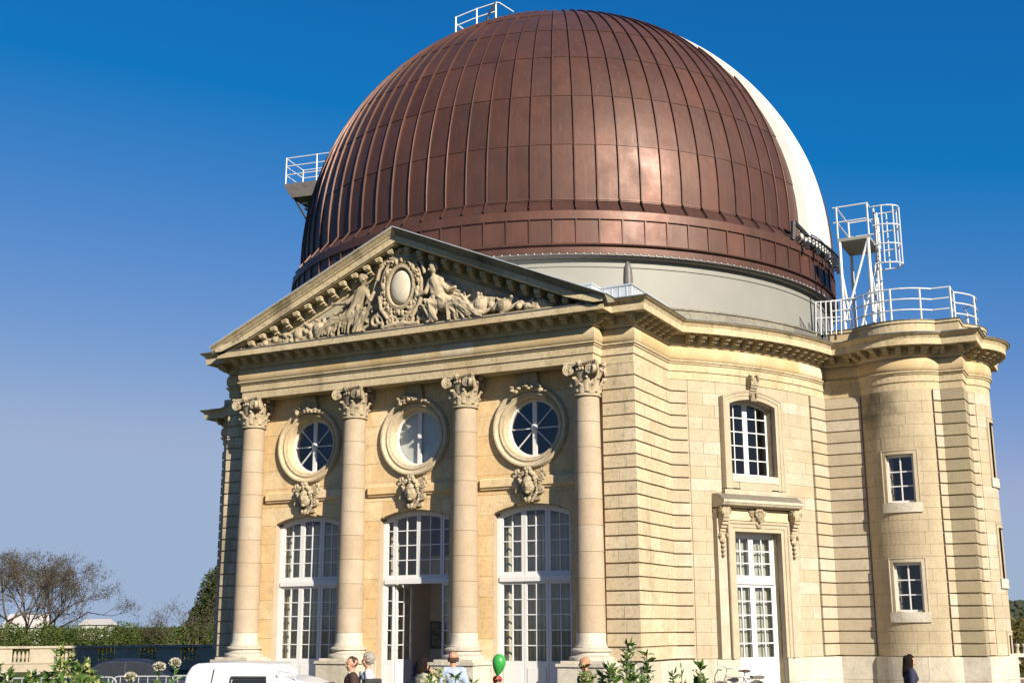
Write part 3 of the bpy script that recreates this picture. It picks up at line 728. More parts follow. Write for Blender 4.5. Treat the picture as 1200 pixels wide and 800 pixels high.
MB().box((-.93, 2.945, 1.67), (-.50, 2.957, 2.37)).build('print', plain('print', (.20, .19, .15), .6, var=.7, scale=9.), pic)

# ---- round windows with their bolection rings
for k in (-1, 0, 1):
    fr = Fr((k*BAY, WY), 0); zc = 7.68; n = 48
    RG = [(.80, -.36), (.845, -.02), (.86, .0), (.925, .012), (.93, .05), (.96, .055), (.965, .03), (1.03, .035), (1.04, .085), (1.08, .125), (1.125, .125), (1.16, .09), (1.165, .045), (1.185, .04), (1.19, -.03)]
    v = []; f = []; kk = len(RG)
    for i in range(n):
        a = 2*math.pi*i/n; v += [fr(r*math.cos(a), d, zc+r*math.sin(a)) for r, d in RG]
    f = [(i*kk+j, ((i+1) % n)*kk+j, ((i+1) % n)*kk+j+1, i*kk+j+1) for i in range(n) for j in range(kk-1)]
    ring = MB().add(v, f).build('round_surround', MT['stone_pier'], B, sharp=35)
    d = -.30; mb = MB(); rg = [(.835, d-.05), (.835, d+.05), (.755, d+.05), (.755, d-.05)]; v = []
    for i in range(n):
        a = 2*math.pi*i/n; v += [fr(r*math.cos(a), dd, zc+r*math.sin(a)) for r, dd in rg]
    mb.add(v, [(i*4+j, ((i+1) % n)*4+j, ((i+1) % n)*4+(j+1) % 4, i*4+(j+1) % 4) for i in range(n) for j in range(4)])
    mb.box((-.065, d-.04, zc-.76), (.065, d+.045, zc+.76), fr)
    ps = []; angs = []
    if k:
        for a in (0, 45, 135, 180, 225, 315):
            c, s = math.cos(rad(a)), math.sin(rad(a)); p = Vector((-s, c))*.014
            mb.add([fr(c*q+p.x*e1, d+e2, zc+s*q+p.y*e1) for q in (.05, .76) for e1 in (-1, 1) for e2 in (-.02, .025)], [(0, 4, 5, 1), (2, 3, 7, 6), (1, 5, 7, 3), (0, 2, 6, 4)])
        m = MB().lathe([(.10, 0), (.10, .05), (.07, .065), (.0, .065)], 16); m.xf(Matrix.Translation(fr(0, d+.02, zc)) @ Matrix.Rotation(rad(90), 4, 'X')); mb.add(m.v, m.f)
        secs = [(a, a+45) for a in range(-90, 270, 45)]
    else: secs = [(-90, 90), (90, 270)]
    for a0, a1 in secs:
        pts = [(.0, 0.)]+[(.754*math.cos(rad(a)), .754*math.sin(rad(a))) for a in lin(a0, a1, 6)]
        off = .003*random.uniform(-1, 1)
        ps.append(MB().add([fr(x, d+off*x, zc+z) for x, z in pts], [tuple(range(len(pts)))]))
    o = finish(mb, ps, 'round_window')
    if k == 0:
        m = MB().lathe([(.80, 0), (.80, .02)], 40); m.xf(Matrix.Translation(fr(0, d-.10, zc)) @ Matrix.Rotation(rad(90), 4, 'X')); m.build('blind', plain('blind', (.60, .59, .56), .9), o)
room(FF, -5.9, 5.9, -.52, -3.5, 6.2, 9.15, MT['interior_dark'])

# ---- carved ornament
def rows_of(mb, pts, r): 
    for p in pts: mb.ball(p, r, 7, 5)
def mascaron(fr, zc, sc=1.0, name='mascaron'):
    """a carved head with curled hair, beard and leaf scrolls at both sides"""
    mb = MB(); X = lambda u, d, z: fr(u*sc, d*sc, zc+z*sc)
    def b(c, r, n=10, m=7): mb.ball(c, r, n, m, X)
    mb.box((-.30, -.02, -.42), (.30, .06, .38), X)
    b((0, .16, .0), (.19, .17, .27), 14, 10); b((0, .30, -.02), (.045, .06, .085)); b((0, .27, .10), (.15, .05, .04))
    for s in (-1, 1): b((s*.07, .285, .055), (.035, .02, .022)); b((s*.10, .25, -.05), (.06, .05, .06)); b((s*.2, .12, 0), (.04, .05, .08))
    b((0, .28, -.125), (.065, .03, .02)); b((0, .275, -.15), (.05, .03, .018)); b((0, .25, -.22), (.07, .06, .05))
    rnd = random.Random(3)
    for i in range(26):
        a = rad(-20+220*i/25); r = rnd.uniform(.20, .27)
        b((r*math.cos(a), rnd.uniform(.12, .24), .12+.22*math.sin(a)), rnd.uniform(.045, .075), 7, 5)
    for i in range(10): b((rnd.uniform(-.13, .13), rnd.uniform(.18, .26), rnd.uniform(.28, .44)), rnd.uniform(.04, .07), 7, 5)
    for s in (-1, 1):
        for z0, R, ph in ((.22, .13, 0), (-.14, .12, 1)):
            spiral(mb, X(s*.34, .10, z0), fr.n, (0, 0, 1), R*sc, .05*sc, 1.6*s, .04*sc)
        for i in range(6): b((s*(.24+.05*i), .07, .10-.07*i+.02*i*i), (.06, .05, .05), 7, 5)
        for i in range(5): b((s*(.22-.035*i), .12, -.24-.05*i), (.055, .06, .05), 7, 5)
        b((s*.43, .08, .36), (.05, .04, .09)); b((s*.36, .08, .40), (.05, .04, .06))
    b((0, .10, -.42), (.10, .08, .10))
    return mb.build(name, MT['stone_carve'], B, sharp=60)
for k in (-1, 0, 1):
    fr = Fr((k*BAY, WY), 0); mascaron(fr, 6.06)
    mb = MB(); rnd = random.Random(11+k)                     # spray of leaves on the ring's crown, before a dark keyblock
    mb.add([fr(u, d, z) for u, z in ((-.36, 8.72), (.36, 8.72), (.26, 9.19), (-.26, 9.19)) for d in (-.02, .16)], [(1, 3, 5, 7), (0, 6, 4, 2), (0, 1, 7, 6), (2, 4, 5, 3), (0, 2, 3, 1)])
    for i in range(22):
        a = rnd.uniform(-1, 1); mb.ball((a*.5, .20+.05*rnd.random(), 8.80-.10*abs(a)+rnd.uniform(-.09, .10)), (rnd.uniform(.04, .09), .05, rnd.uniform(.03, .07)), 7, 5, fr)
    mb.build('leaf_spray', MT['stone_carve'], B, sharp=60)

# ---- pediment relief
def fold_blob(name, caps, vox, m, parent, smooth=2):
    """capsules fused into one carved surface"""
    mb = MB()
    for (p, q, ra, rb) in caps:
        p, q = Vector(p), Vector(q)
        mb.ball(p, ra, 10, 7); mb.ball(q, rb, 10, 7)
        if (p-q).length > .01: mb.bar(p, q, ra, 10, rb)
    o = mb.build(name, m, None)
    md = o.modifiers.new('r', 'REMESH'); md.mode = 'VOXEL'; md.voxel_size = vox
    if smooth: ms = o.modifiers.new('s', 'SMOOTH'); ms.iterations = smooth; ms.factor = .5
    dg = bpy.context.evaluated_depsgraph_get(); dg.update(); me = bpy.data.meshes.new_from_object(o.evaluated_get(dg))
    o.modifiers.clear(); old = o.data; o.data = me; bpy.data.meshes.remove(old)
    me.polygons.foreach_set('use_smooth', [True]*len(me.polygons))
    if not me.materials: me.materials.append(m)
    o.parent = parent; return o
yb = -.30
def figure(s):
    """a seated draped figure turned to the shield, legs and drapery running out to the corner"""
    C = []; P = lambda x, y, z: (s*x, yb-y*.74, 10.75+z)
    def c(a, b_, ra, rb=None): C.append((P(*a), P(*b_), ra, rb or ra))
    hx = 1.35 if s < 0 else 1.12
    c((hx, .34, 1.62), (hx, .36, 1.70), .125, .13); c((hx-.02, .33, 1.52), (hx+.04, .27, 1.36), .06, .075)     # head, neck
    for i in range(9): a = i*.7; C.append((P(hx+.11*math.cos(a), .30+.06*math.sin(i*2.1), 1.74+.06*math.sin(a)), P(hx+.1*math.cos(a+.3), .30, 1.74+.07*math.sin(a)), .05, .045))
    c((hx-.10, .46, 1.63), (hx-.10, .47, 1.60), .03)                                                            # nose
    c((hx+.05, .25, 1.28), (hx+.22, .24, .86), .20, .19); c((hx+.20, .24, .86), (hx+.36, .26, .55), .20, .25)    # trunk, hips
    c((hx-.10, .26, 1.27), (hx+.22, .26, 1.28), .12)                                                            # shoulders
    if s < 0:
        c((hx+.20, .30, 1.24), (hx+.52, .40, .98), .085, .07); c((hx+.52, .40, .98), (hx+.95, .42, 1.0), .065, .05)   # arm held out
        for q in range(4): c((hx+.95, .42, 1.0), (hx+1.07, .44, 1.05-.035*q), .03, .02)
        c((hx-.12, .28, 1.24), (hx-.30, .36, .98), .085, .07); c((hx-.30, .36, .98), (hx-.42, .34, 1.2), .065, .05)
    else:
        c((hx-.12, .30, 1.24), (hx-.22, .40, .95), .085, .07); c((hx-.22, .40, .95), (hx-.52, .36, .88), .065, .05)
        for q in range(4): c((hx-.52, .36, .88), (hx-.60, .38, .93-.03*q), .03, .02)
        c((hx+.20, .28, 1.22), (hx+.50, .33, .95), .085, .07); c((hx+.50, .33, .95), (hx+.75, .34, 1.0), .065, .05)
    # legs under cloth, the near foot on the ground
    K1, F1, K2, F2 = (hx-.12, .46, .62), (hx+.02, .40, .10), (hx+.92, .42, .44), (hx+1.5, .32, .14)
    c((hx+.30, .34, .52), K1, .15, .11); c(K1, F1, .09, .06); c((hx+.02, .44, .08), (hx-.14, .48, .05), .05, .04)
    c((hx+.38, .34, .50), K2, .16, .11); c(K2, F2, .10, .07)
    rn2 = random.Random(9+s)
    for A0, A1, A2 in (((hx+.30, .34, .56), K1, F1), ((hx+.38, .34, .56), K2, F2)):
        for i in range(13):       # pleats falling from hip over the knee
            o1, o2, o3 = [(rn2.uniform(-.13, .13), rn2.uniform(.02, .16), rn2.uniform(-.10, .12)) for _ in range(3)]
            q = [tuple(Vector(A_)+Vector(o_)) for A_, o_ in ((A0, o1), (A1, o2), (A2, o3))]
            c(q[0], q[1], .040, .030); c(q[1], (q[2][0]+.08, q[2][1], max(.03, q[2][2]-.05)), .030, .036)
    for i in range(40):           # hair piled round the head
        a_, e_ = rn2.uniform(0, 6.28), rn2.uniform(-.2, 1.4); x_, z_ = math.cos(a_)*math.cos(e_), math.sin(e_); y_ = math.sin(a_)*math.cos(e_)
        if y_ > .55 and z_ < .5: continue
        c((hx+.135*x_, .34+.11*y_, 1.70+.13*z_), (hx+.14*x_, .34+.11*y_, 1.69+.13*z_), .042)
    rnd = random.Random(5+s)
    for i in range(11):           # pleats of the tunic
        u = -.17+.34*i/10; c((hx+.06+u*.9, .36+.06*math.cos(u*7), 1.20), (hx+.24+u*1.2, .40+.05*math.cos(u*7), .66+rnd.uniform(-.05, .05)), .032, .042)
    for i in range(9): c((hx-.02+.26*i/8, .40, .92-.1*i/8), (hx+.03+.26*i/8, .42, .90-.1*i/8), .055)
    for i in range(46):           # drapery folds over the lap and along the ground
        x0 = rnd.uniform(hx-.05, hx+1.25); z0 = .74-.30*(x0-hx)+rnd.uniform(-.08, .1)
        c((x0, .44+rnd.uniform(0, .12), z0), (x0+rnd.uniform(.0, .5), .36+rnd.uniform(0, .16), max(.03, z0-rnd.uniform(.25, .62))), .036, .026)
    for i in range(60):           # trophies, books and leaf scrolls towards the corner
        x0 = hx+.95+2.75*rnd.random(); hmax = max(.08, (5.75-x0)*SL*.60-.10); z0 = rnd.uniform(.02, hmax*.85)
        a_ = rnd.uniform(0, 6.28); L_ = rnd.uniform(.12, .34)
        c((x0, .16+rnd.uniform(0, .22), z0), (x0+L_*math.cos(a_), .16+rnd.uniform(0, .22), max(.02, min(hmax, z0+L_*abs(math.sin(a_))))), rnd.uniform(.035, .10), rnd.uniform(.02, .07))
    for k in range(3):            # a globe and two rolled sheets among them
        x0 = hx+1.55+.75*k; hmax = max(.1, (5.75-x0)*SL*.6-.15); c((x0, .26, hmax*.55), (x0+.02, .26, hmax*.55), min(.22, hmax*.5))
        c((x0+.1, .36, .10), (x0+.5, .30, min(hmax, .30)), .055)
    for i in range(12):           # cloak and wing of folds behind the shoulder
        c((hx+.20, .14, 1.28-.05*i), (hx+.55+.09*i, .09+.06*(i % 2), 1.22-.105*i), .055, .025)
    return fold_blob('relief_figure', C, .022, MT['stone_carve'], TYMP, 1)
figure(-1); figure(1)
C = []; rn3 = random.Random(31)     # low leaf and cloud work filling the field
for i in range(230):
    x = rn3.uniform(-4.9, 4.9); hm = (5.9-abs(x))*SL*.66-.15
    if hm < .08: continue
    z = rn3.uniform(0, hm)*rn3.random()**.4; a_ = rn3.uniform(0, 6.28); L_ = rn3.uniform(.08, .26)
    C.append(((x, yb-rn3.uniform(.01, .07), 10.77+z), (x+L_*math.cos(a_), yb-rn3.uniform(.01, .07), max(10.77, 10.77+min(hm, z+L_*math.sin(a_)*.7))), rn3.uniform(.03, .07), rn3.uniform(.015, .04)))
fold_blob('relief_foliage', C, .024, MT['stone_tymp'], TYMP, 1)
C = []                            # scroll work under the shield
for s in (-1, 1):
    for R0, cx, cz in ((.34, .62, .36), (.24, .85, .28), (.20, .30, .22)):
        pts = [(s*(cx-R0*(1-.6*t/14)*math.cos(.35*t)), yb-.22, 10.75+cz+R0*(1-.6*t/14)*math.sin(.35*t)) for t in range(15)]
        for a, b_ in zip(pts[:-1], pts[1:]): C.append((a, b_, .055, .055))
for i in range(14): C.append(((-.6+1.2*i/13, yb-.25, 10.82), (-.55+1.2*i/13, yb-.3, 10.80+.1*random.random()), .08, .06))
fold_blob('relief_scroll', C, .030, MT['stone_carve'], TYMP, 1)
ca = MB(); cz = 12.0                # the blank oval shield with its beaded and garlanded frame
def oval(r, a, d): return (r*.62*math.cos(a), yb-d, cz+r*.86*math.sin(a))
n = 40; pf = [(.62, .05), (.62, .16), (.58, .24), (.45, .29), (.2, .32)]
v = [oval(r, 2*math.pi*i/n, d) for r, d in pf for i in range(n)]+[(0, yb-.33, cz)]
ca.add(v, [(j*n+i, j*n+(i+1) % n, (j+1)*n+(i+1) % n, (j+1)*n+i) for j in range(len(pf)-1) for i in range(n)]+[(4*n+i, 4*n+(i+1) % n, 5*n) for i in range(n)])
shield = ca.build('shield', stone_mat('stone_pale', [(.70, .63, .50), (.72, .65, .52)], dirt_amt=.12), TYMP, smooth=True)
fr_ = MB(); fr_.tube([oval(.72, 2*math.pi*i/44, .24) for i in range(44)], .06, 8, closed=True); fr_.tube([oval(1.12, 2*math.pi*i/44, .20) for i in range(44)], .055, 8, closed=True)
for i in range(80): fr_.ball(oval(.80, 2*math.pi*i/80, .27), .024, 6, 4)
rnd = random.Random(2)
for i in range(64): fr_.ball(oval(.96+rnd.uniform(-.07, .06), 2*math.pi*i/64+rnd.uniform(-.06, .06), .20+rnd.uniform(0, .07)), (rnd.uniform(.03, .085), .07, rnd.uniform(.04, .12)), 7, 5)
for s in (-1, 1):                   # shell crest on top
    for q in range(6): fr_.bar((s*.04, yb-.22, cz+.86), (s*(.10+.07*q), yb-.26, cz+1.12-.025*q*q*.5), .055, 7, .05)
    spiral(fr_, (s*.50, yb-.22, cz+.84), (0, -1, 0), (0, 0, 1), .14, .06, 1.5*s, .05)
    spiral(fr_, (s*.36, yb-.24, cz-1.0), (0, -1, 0), (0, 0, 1), .14, .06, 1.5*s, .05)
    fr_.tube([(s*.55, yb-.2, cz+.82), (s*.74, yb-.24, cz+.62), (s*.83, yb-.24, cz+.3)], .06, 7)
    fr_.tube([(s*.76, yb-.2, cz-.2), (s*.66, yb-.26, cz-.62), (s*.40, yb-.26, cz-.95)], .07, 7)
fr_.ball((0, yb-.26, cz+1.12), (.12, .09, .09), 8, 6)
fr_.build('shield_frame', MT['stone_carve'], TYMP, sharp=60)

# ---- flank door and window on the round wall
FR = Fr((RW*math.sin(rad(58)), YD-RW*math.cos(rad(58))), 58)
def band(fr, outline, prof, m, name, parent=B, sharp=30):
    """a moulding following an outline (u,z): prof is (offset outward in the plane, d)"""
    n = len(outline); pts = []
    for i in range(n):
        p = Vector(outline[i]); ns = []
        for q, r in ((outline[i-1] if i else None, outline[i]), (outline[i], outline[i+1] if i < n-1 else None)):
            if q is None or r is None: continue
            dd = (Vector(r)-Vector(q)).normalized(); ns.append(Vector((-dd.y, dd.x)))
        mm = ns[0] if len(ns) == 1 else (ns[0]+ns[1])/max(.3, 1+ns[0].dot(ns[1])); pts.append((p, mm))
    v = []; k = len(prof)
    for p, mm in pts:
        for o_, d in prof: q = p+mm*o_; v.append(fr(q.x, d, q.y))
    f = [(i*k+j, (i+1)*k+j, (i+1)*k+j+1, i*k+j+1) for i in range(n-1) for j in range(k-1)]+[tuple(range(k)), tuple((n-1)*k+j for j in range(k-1, -1, -1))]
    return MB().add(v, f).build(name, m, parent, sharp=sharp)
PM = [(0, -.30), (0, .03), (.10, .03), (.11, .055), (.20, .06), (.22, .09), (.27, .10), (.29, .08), (.30, .0), (.30, -.2)]
band(FR, [(-.87, 1.37), (-.87, 4.88), (.87, 4.88), (.87, 1.37)], PM, MT['stone_flank'], 'door_surround')
for s in (-1, 1):
    MB().box((min(s*1.19, s*1.50), -.3, 1.37), (max(s*1.19, s*1.50), .012, 5.50), FR).build('door_strip', MT['stone_flank'], B)
MB().box((-1.19, -.3, 5.20), (1.19, .015, 5.52), FR).build('lintel_panel', MT['stone_front'], B)
m = MB(); pf = [(-.3, 5.55), (.16, 5.55), (.18, 5.58), (.30, 5.60), (.34, 5.66), (.36, 5.67), (.36, 5.745), (.10, 5.93), (-.3, 5.95)]; kk = len(pf)
us = (-1.50, 1.50); m.add([FR(u*(1+.0), d, z) for u in us for d, z in pf], [(i, kk+i, kk+i+1, i+1) for i in range(kk-1)]+[tuple(range(kk)), tuple(range(2*kk-1, kk-1, -1))])
m.build('door_hood', stone_mat('stone_hood', [(.56, .49, .38), (.6, .54, .42)], dirt=(.07, .06, .05), dirt_amt=.8, ledge=.75), B)
for s in (-1, 1):                   # scroll consoles with hanging bell drops
    mb = MB(); u = s*1.34
    for i in range(10):
        t = i/9; dz = 5.53-.85*t; dd = .26-.20*t+.05*math.sin(t*6.3); mb.box((u-.115+.02*t, -.1, dz-.10), (u+.115-.02*t, dd, dz), FR)
    for e_ in (-1, 1): spiral(mb, FR(u+e_*.13, .17, 5.42), FR.t*e_, (0, 0, 1), .11, .03, 1.6, .03); spiral(mb, FR(u+e_*.11, .07, 4.74), FR.t*e_, (0, 0, 1), .07, .02, 1.4, .02)
    for i in range(4): mb.ball((u, .06, 4.58-.125*i), (.075-.008*i, .07, .06), 8, 6, FR)
    mb.build('console', MT['stone_carve'], B, sharp=50)
mascaron(FR, 5.30, .62)
mb = MB(); ps = []; d = -.36
reveal(FR, [(-.88, .2), (-.88, 4.88), (.88, 4.88), (.88, .2)], .02, -.6, MT['stone_flank'])
mb.box((-.875, d-.05, .25), (-.80, d+.05, 4.87), FR); mb.box((.80, d-.05, .25), (.875, d+.05, 4.87), FR); mb.box((-.80, d-.05, 4.79), (.80, d+.05, 4.87), FR)
mb.box((-.80, d-.05, 3.42), (.80, d+.08, 3.58), FR)
for a, b in ((-.80, -.004), (.004, .80)):
    sash(mb, ps, FR, a, b, 3.58, 4.79, 2, 3, d, .085, .03); sash(mb, ps, FR, a, b, 1.30, 3.42, 2, 5, d, .085, .03)
    mb.box((a, d-.03, .25), (b, d+.03, 1.30), FR); mb.box((a+.10, d+.03, .36), (b-.10, d+.045, 1.2), FR)
fd = finish(mb, ps, 'flank_door')
v = []
for i in range(41):
    u = -.80+1.6*i/40
    for z in (1.0, 4.8): v.append(FR(u, d-.16+.03*math.sin(i*1.3), z))
MB().add(v, [(2*i, 2*i+2, 2*i+3, 2*i+1) for i in range(40)]).build('curtain', plain('net_curtain', (.40, .40, .36), .9, var=.25, scale=2.), fd)
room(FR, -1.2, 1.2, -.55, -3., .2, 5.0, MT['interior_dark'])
RA2 = (.87**2+.17**2)/.34; top2 = lambda u: 8.75-RA2+math.sqrt(RA2*RA2-u*u)
out2 = [(-.87, 6.50), (-.87, 8.58)]+[(u, top2(u)) for u in lin(-.87, .87, 10)[1:-1]]+[(.87, 8.58), (.87, 6.50)]
reveal(FR, out2, .02, -.6, MT['stone_flank'])
band(FR, [(-.87, 6.10)]+out2[1:-1]+[(.87, 6.10)], [(0, -.30), (0, .03), (.11, .03), (.12, .05), (.20, .055), (.22, .075), (.27, .085), (.28, .06), (.28, -.2)], MT['stone_flank'], 'window_surround')
MB().box((-.87, -.6, 6.30), (.87, .045, 6.50), FR).build('window_sill', MT['stone_plinth'], B)
MB().box((-.60, -.3, 6.08), (.60, .03, 6.298), FR).build('sill_apron', MT['stone_flank'], B)
for s in (-1, 1): MB().box((min(s*.61, s*.868), -.3, 6.12), (max(s*.61, s*.868), .02, 6.298), FR).build('sill_block', MT['stone_flank'], B)
MB().box((-1.16, -.3, 5.93), (1.16, .022, 6.078), FR).build('sill_band', MT['stone_flank'], B)
mb = MB()                           # the scrolled keystone
for i in range(9):
    t = i/8; dz = 9.40-.62*t; mb.box((-.14+.03*t, -.1, dz-.085), (.14-.03*t, .17-.07*t+.04*math.sin(t*7), dz), FR)
for e_ in (-1, 1): spiral(mb, FR(e_*.11, .14, 9.36), FR.t*e_, (0, 0, 1), .11, .03, 1.6, .03); spiral(mb, FR(e_*.09, .08, 8.86), FR.t*e_, (0, 0, 1), .08, .02, 1.4, .025)
mb.build('keystone', MT['stone_carve'], B, sharp=50)
mb = MB(); ps = []; tt = lambda u: top2(u)-.012
for a, b in ((-.865, -.004), (.004, .865)): sash(mb, ps, FR, a, b, 6.50, 8.74, 2, 5, d, .085, .03, tt)
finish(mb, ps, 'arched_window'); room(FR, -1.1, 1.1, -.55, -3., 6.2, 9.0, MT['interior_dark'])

# ---- tower windows
def small_window(cm, fr, hw, z0, z1, rows=3, cols=2):
    """cm follows the bowed wall, fr is the flat frame the glazing stands in"""
    ol = [(-hw, z0), (-hw, z1)]+[(u, z1) for u in lin(-hw, hw, 8)[1:-1]]+[(hw, z1), (hw, z0)]
    band(cm, ol, [(0, -.3), (0, -.012), (.10, -.012), (.11, .004), (.135, .004), (.145, -.02), (.145, -.1)], MT['stone_flank'], 'window_surround')
    reveal(cm, ol, -.01, -.5, MT['stone_flank'])
    m = MB(); stones(None, None, cm, -hw-.17, hw+.17, [z0-.28, z0], 99, .022, .4, 0., (), .12, collect=m); m.build('window_sill', MT['stone_plinth'], B)
    mb = MB(); ps = []; sash(mb, ps, fr, -hw+.006, hw-.006, z0+.002, z1-.006, cols, rows, -.20, .075, .035); finish(mb, ps, 'casement_window')
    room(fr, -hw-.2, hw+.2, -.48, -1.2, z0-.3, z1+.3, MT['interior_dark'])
tf = Fr(TF(-.08, 0, 0)[:2], math.degrees(-.08/TR)); tcm = lambda u, d, z: TF(u-.08, d, z)
small_window(tcm, tf, .42, 5.80, 7.25); small_window(tcm, tf, .42, 2.62, 4.06)
ef = Fr(EF(0, 0, 0)[:2], 90)
small_window(EF, ef, .45, 6.62, 8.35); small_window(EF, ef, .45, 3.60, 5.12); small_window(EF, ef, .40, 1.42, 1.95, 1, 2)

# ================================================================== drum and dome
ZS, RS = 15.175, 9.64
dm = MB().lathe([(9.70, 10.95), (9.70, 12.62), (9.73, 12.63), (9.73, 12.655), (9.70, 12.665), (9.70, 12.95)], 120, (0, YD, 0)).build('drum', MT['drum'], B, sharp=30)
MB().lathe([(9.78, 10.98), (9.80, 11.36), (9.71, 11.40)], 120, (0, YD, 0), False).build('drum_skirting', MT['stone_old'], B, sharp=30)
for i in range(60):
    a = rad(-60+150*i/59)
DM = empty('observatory_dome', (0, YD, 12.9)); DZ = 12.9
tag(DM, 'large brown copper observatory dome with raised seams and a white shutter', 'dome')
def sp(az, el, r): return (r*math.cos(rad(el))*math.sin(rad(az)), -r*math.cos(rad(el))*math.cos(rad(az)), ZS-DZ+r*math.sin(rad(el)))
MB().lathe([(RS-.05, ZS-DZ-.45)]+[((RS-.05)*math.cos(rad(e)), ZS-DZ+(RS-.05)*math.sin(rad(e))) for e in range(0, 90, 5)]+[(0, ZS-DZ+RS-.05)], 90).build('dome_shell', MT['dark_paint'], DM, smooth=True)
SLIT, SW = 99.0, 3.1
e1 = Vector((math.sin(rad(SLIT)), -math.cos(rad(SLIT)), 0)); n1 = Vector((math.cos(rad(SLIT)), math.sin(rad(SLIT)), 0))
def in_slit(az, el, m=.0):
    p = Vector(sp(az, el, RS)); p.z -= ZS-DZ
    return abs(p.dot(n1)) < SW-m and p.dot(e1) > 0 and math.atan2(p.z, p.dot(e1)) < rad(57)
GA = 4.0; rows_e = [-2.6+11*i for i in range(9)]
row_me = []
for j in range(8):
    v = []; nu, nv = 2, 4
    for i in range(nv+1):
        el = rows_e[j]-.15+(11.15)*i/nv; rr = RS+.016*(1-i/nv)
        for k in range(nu+1): v.append(sp(-GA/2+.05+(GA-.1)*k/nu, el, rr))
    lo = [sp(-GA/2+.05+(GA-.1)*k/nu, rows_e[j]-.15, RS-.02) for k in range(nu+1)]; b0 = len(v); v += lo
    f = [(i*3+k, i*3+k+1, (i+1)*3+k+1, (i+1)*3+k) for i in range(nv) for k in range(nu)]+[(b0+k, b0+k+1, k+1, k) for k in range(nu)]
    m = MB().add(v, f); row_me.append((m, m.mesh('copper_panel', MT['copper'], True))); row_me[-1][1].set_sharp_from_angle(angle=rad(40))
rest = MB()
for gi in range(90):
    az = gi*GA-180+2.0
    vis = -54 < az < 88
    for j in range(8):
        elc = rows_e[j]+5.5
        # trim at the slit: panels wholly inside it give way to the shutter
        if all(in_slit(az+q*1.9, rows_e[j]+11*t) for q in (-1, 1) for t in (0, .5, 1)): continue
        if vis and j < 7:
            o = inst(row_me[j][1], 'copper_panel', DM, (0, 0, 0), (0, 0, rad(az)))
            o.rotation_euler = (random.uniform(-.0006, .0006), random.uniform(-.0006, .0006), rad(az))
        else:
            R_ = Matrix.Rotation(rad(az), 4, 'Z'); rest.add([tuple(R_ @ Vector(p)) for p in row_me[j][0].v], row_me[j][0].f)
tag(rest.build('copper_panels_beyond', MT['copper'], DM, smooth=True), kind='stuff')
rib = MB(); v = []; f = []; els = lin(-2.6, 84, 26)
for el in els:
    for w_, r in ((-.026, RS-.01), (-.020, RS+.062), (-.010, RS+.072), (.010, RS+.072), (.020, RS+.062), (.026, RS-.01)):
        p = Vector(sp(0, el, r)); v.append((p.x+w_, p.y, p.z))
f = [(i*6+k, i*6+k+1, (i+1)*6+k+1, (i+1)*6+k) for i in range(len(els)-1) for k in range(5)]
rib_me = MB().add(v, f).mesh('seam', MT['copper'], False)
rest = MB()
for gi in range(90):
    az = gi*GA-180
    if in_slit(az, 0, -.05): continue
    if -56 < az < 90: inst(rib_me, 'seam', DM, (0, 0, 0), (0, 0, rad(az)))
    else:
        R_ = Matrix.Rotation(rad(az), 4, 'Z'); rest.add([tuple(R_ @ Vector(p)) for p in v], f)
tag(rest.build('seams_beyond', MT['copper'], DM), kind='stuff')
# flashing, ring band, skirt panels, lower band
def ring(prof, name, m, seg=180, smooth=True): return MB().lathe([(r, z-DZ) for r, z in prof], seg, cap=False).build(name, m, DM, sharp=25)
ring([(9.60, 14.80), (9.655, 14.79), (9.66, 14.75)], 'drip_edge', MT['copper'])
ring([(9.60, 14.74), (9.93, 14.33), (9.97, 14.30)], 'flashing', MT['copper'])
ring([(9.93, 14.30), (9.985, 14.295), (10.0, 14.06), (10.0, 14.03), (9.93, 14.02)], 'ring_band', MT['copper'])
sk = MB(); v = []
for z, r in ((14.025, 9.945), (13.26, 9.965)):
    for k in range(3): a = rad(-GA/2+.06+(GA-.12)*k/2); v.append((r*math.sin(a), -r*math.cos(a), z-DZ))
sk_me = MB().add(v, [(3, 4, 1, 0), (4, 5, 2, 1)]).mesh('skirt_panel', MT['copper'], True)
rb = MB()
for z0, r_, z1, r2 in ((14.02, 9.95, 13.26, 9.97),):
    rb.box((-.022, -r_-.045, z1-DZ), (.022, -r_+.02, z0-DZ))
rb.add([(-.018, -9.62, 14.78-DZ), (.018, -9.62, 14.78-DZ), (.018, -9.95, 14.36-DZ), (-.018, -9.95, 14.36-DZ), (-.018, -9.68, 14.80-DZ), (.018, -9.68, 14.80-DZ), (.018, -9.99, 14.38-DZ), (-.018, -9.99, 14.38-DZ)], [(4, 5, 6, 7), (0, 4, 7, 3), (1, 2, 6, 5), (3, 7, 6, 2)])
rb_me = rb.mesh('skirt_seam', MT['copper'])
MB().lathe([(9.90, 14.05-DZ), (9.90, 13.2-DZ)], 120, cap=False).build('skirt_backing', MT['dark_paint'], DM)
for gi in range(90):
    az = gi*GA-180
    if not -62 < az < 118: continue
    inst(sk_me, 'skirt_panel', DM, (0, 0, 0), (0, 0, rad(az+2.0))); inst(rb_me, 'skirt_seam', DM, (0, 0, 0), (0, 0, rad(az)))
rest = MB().lathe([(9.945, 14.025-DZ), (9.965, 13.26-DZ)], 90, cap=False)
bk = MB()
for gi in range(90):
    az = gi*GA-180+2
    if -62 < az-2 < 118: continue
    R_ = Matrix.Rotation(rad(az), 4, 'Z'); bk.add([tuple(R_ @ Vector(p)) for p in v], [(3, 4, 1, 0), (4, 5, 2, 1)])
tag(bk.build('skirt_panels_beyond', MT['copper'], DM, smooth=True), kind='stuff')
ring([(9.93, 13.27), (10.035, 13.265), (10.05, 13.24), (10.035, 13.215), (9.96, 13.21)], 'ridge', MT['copper'])
ring([(9.96, 13.205), (9.955, 12.98), (9.93, 12.965)], 'lower_band', MT['copper'])
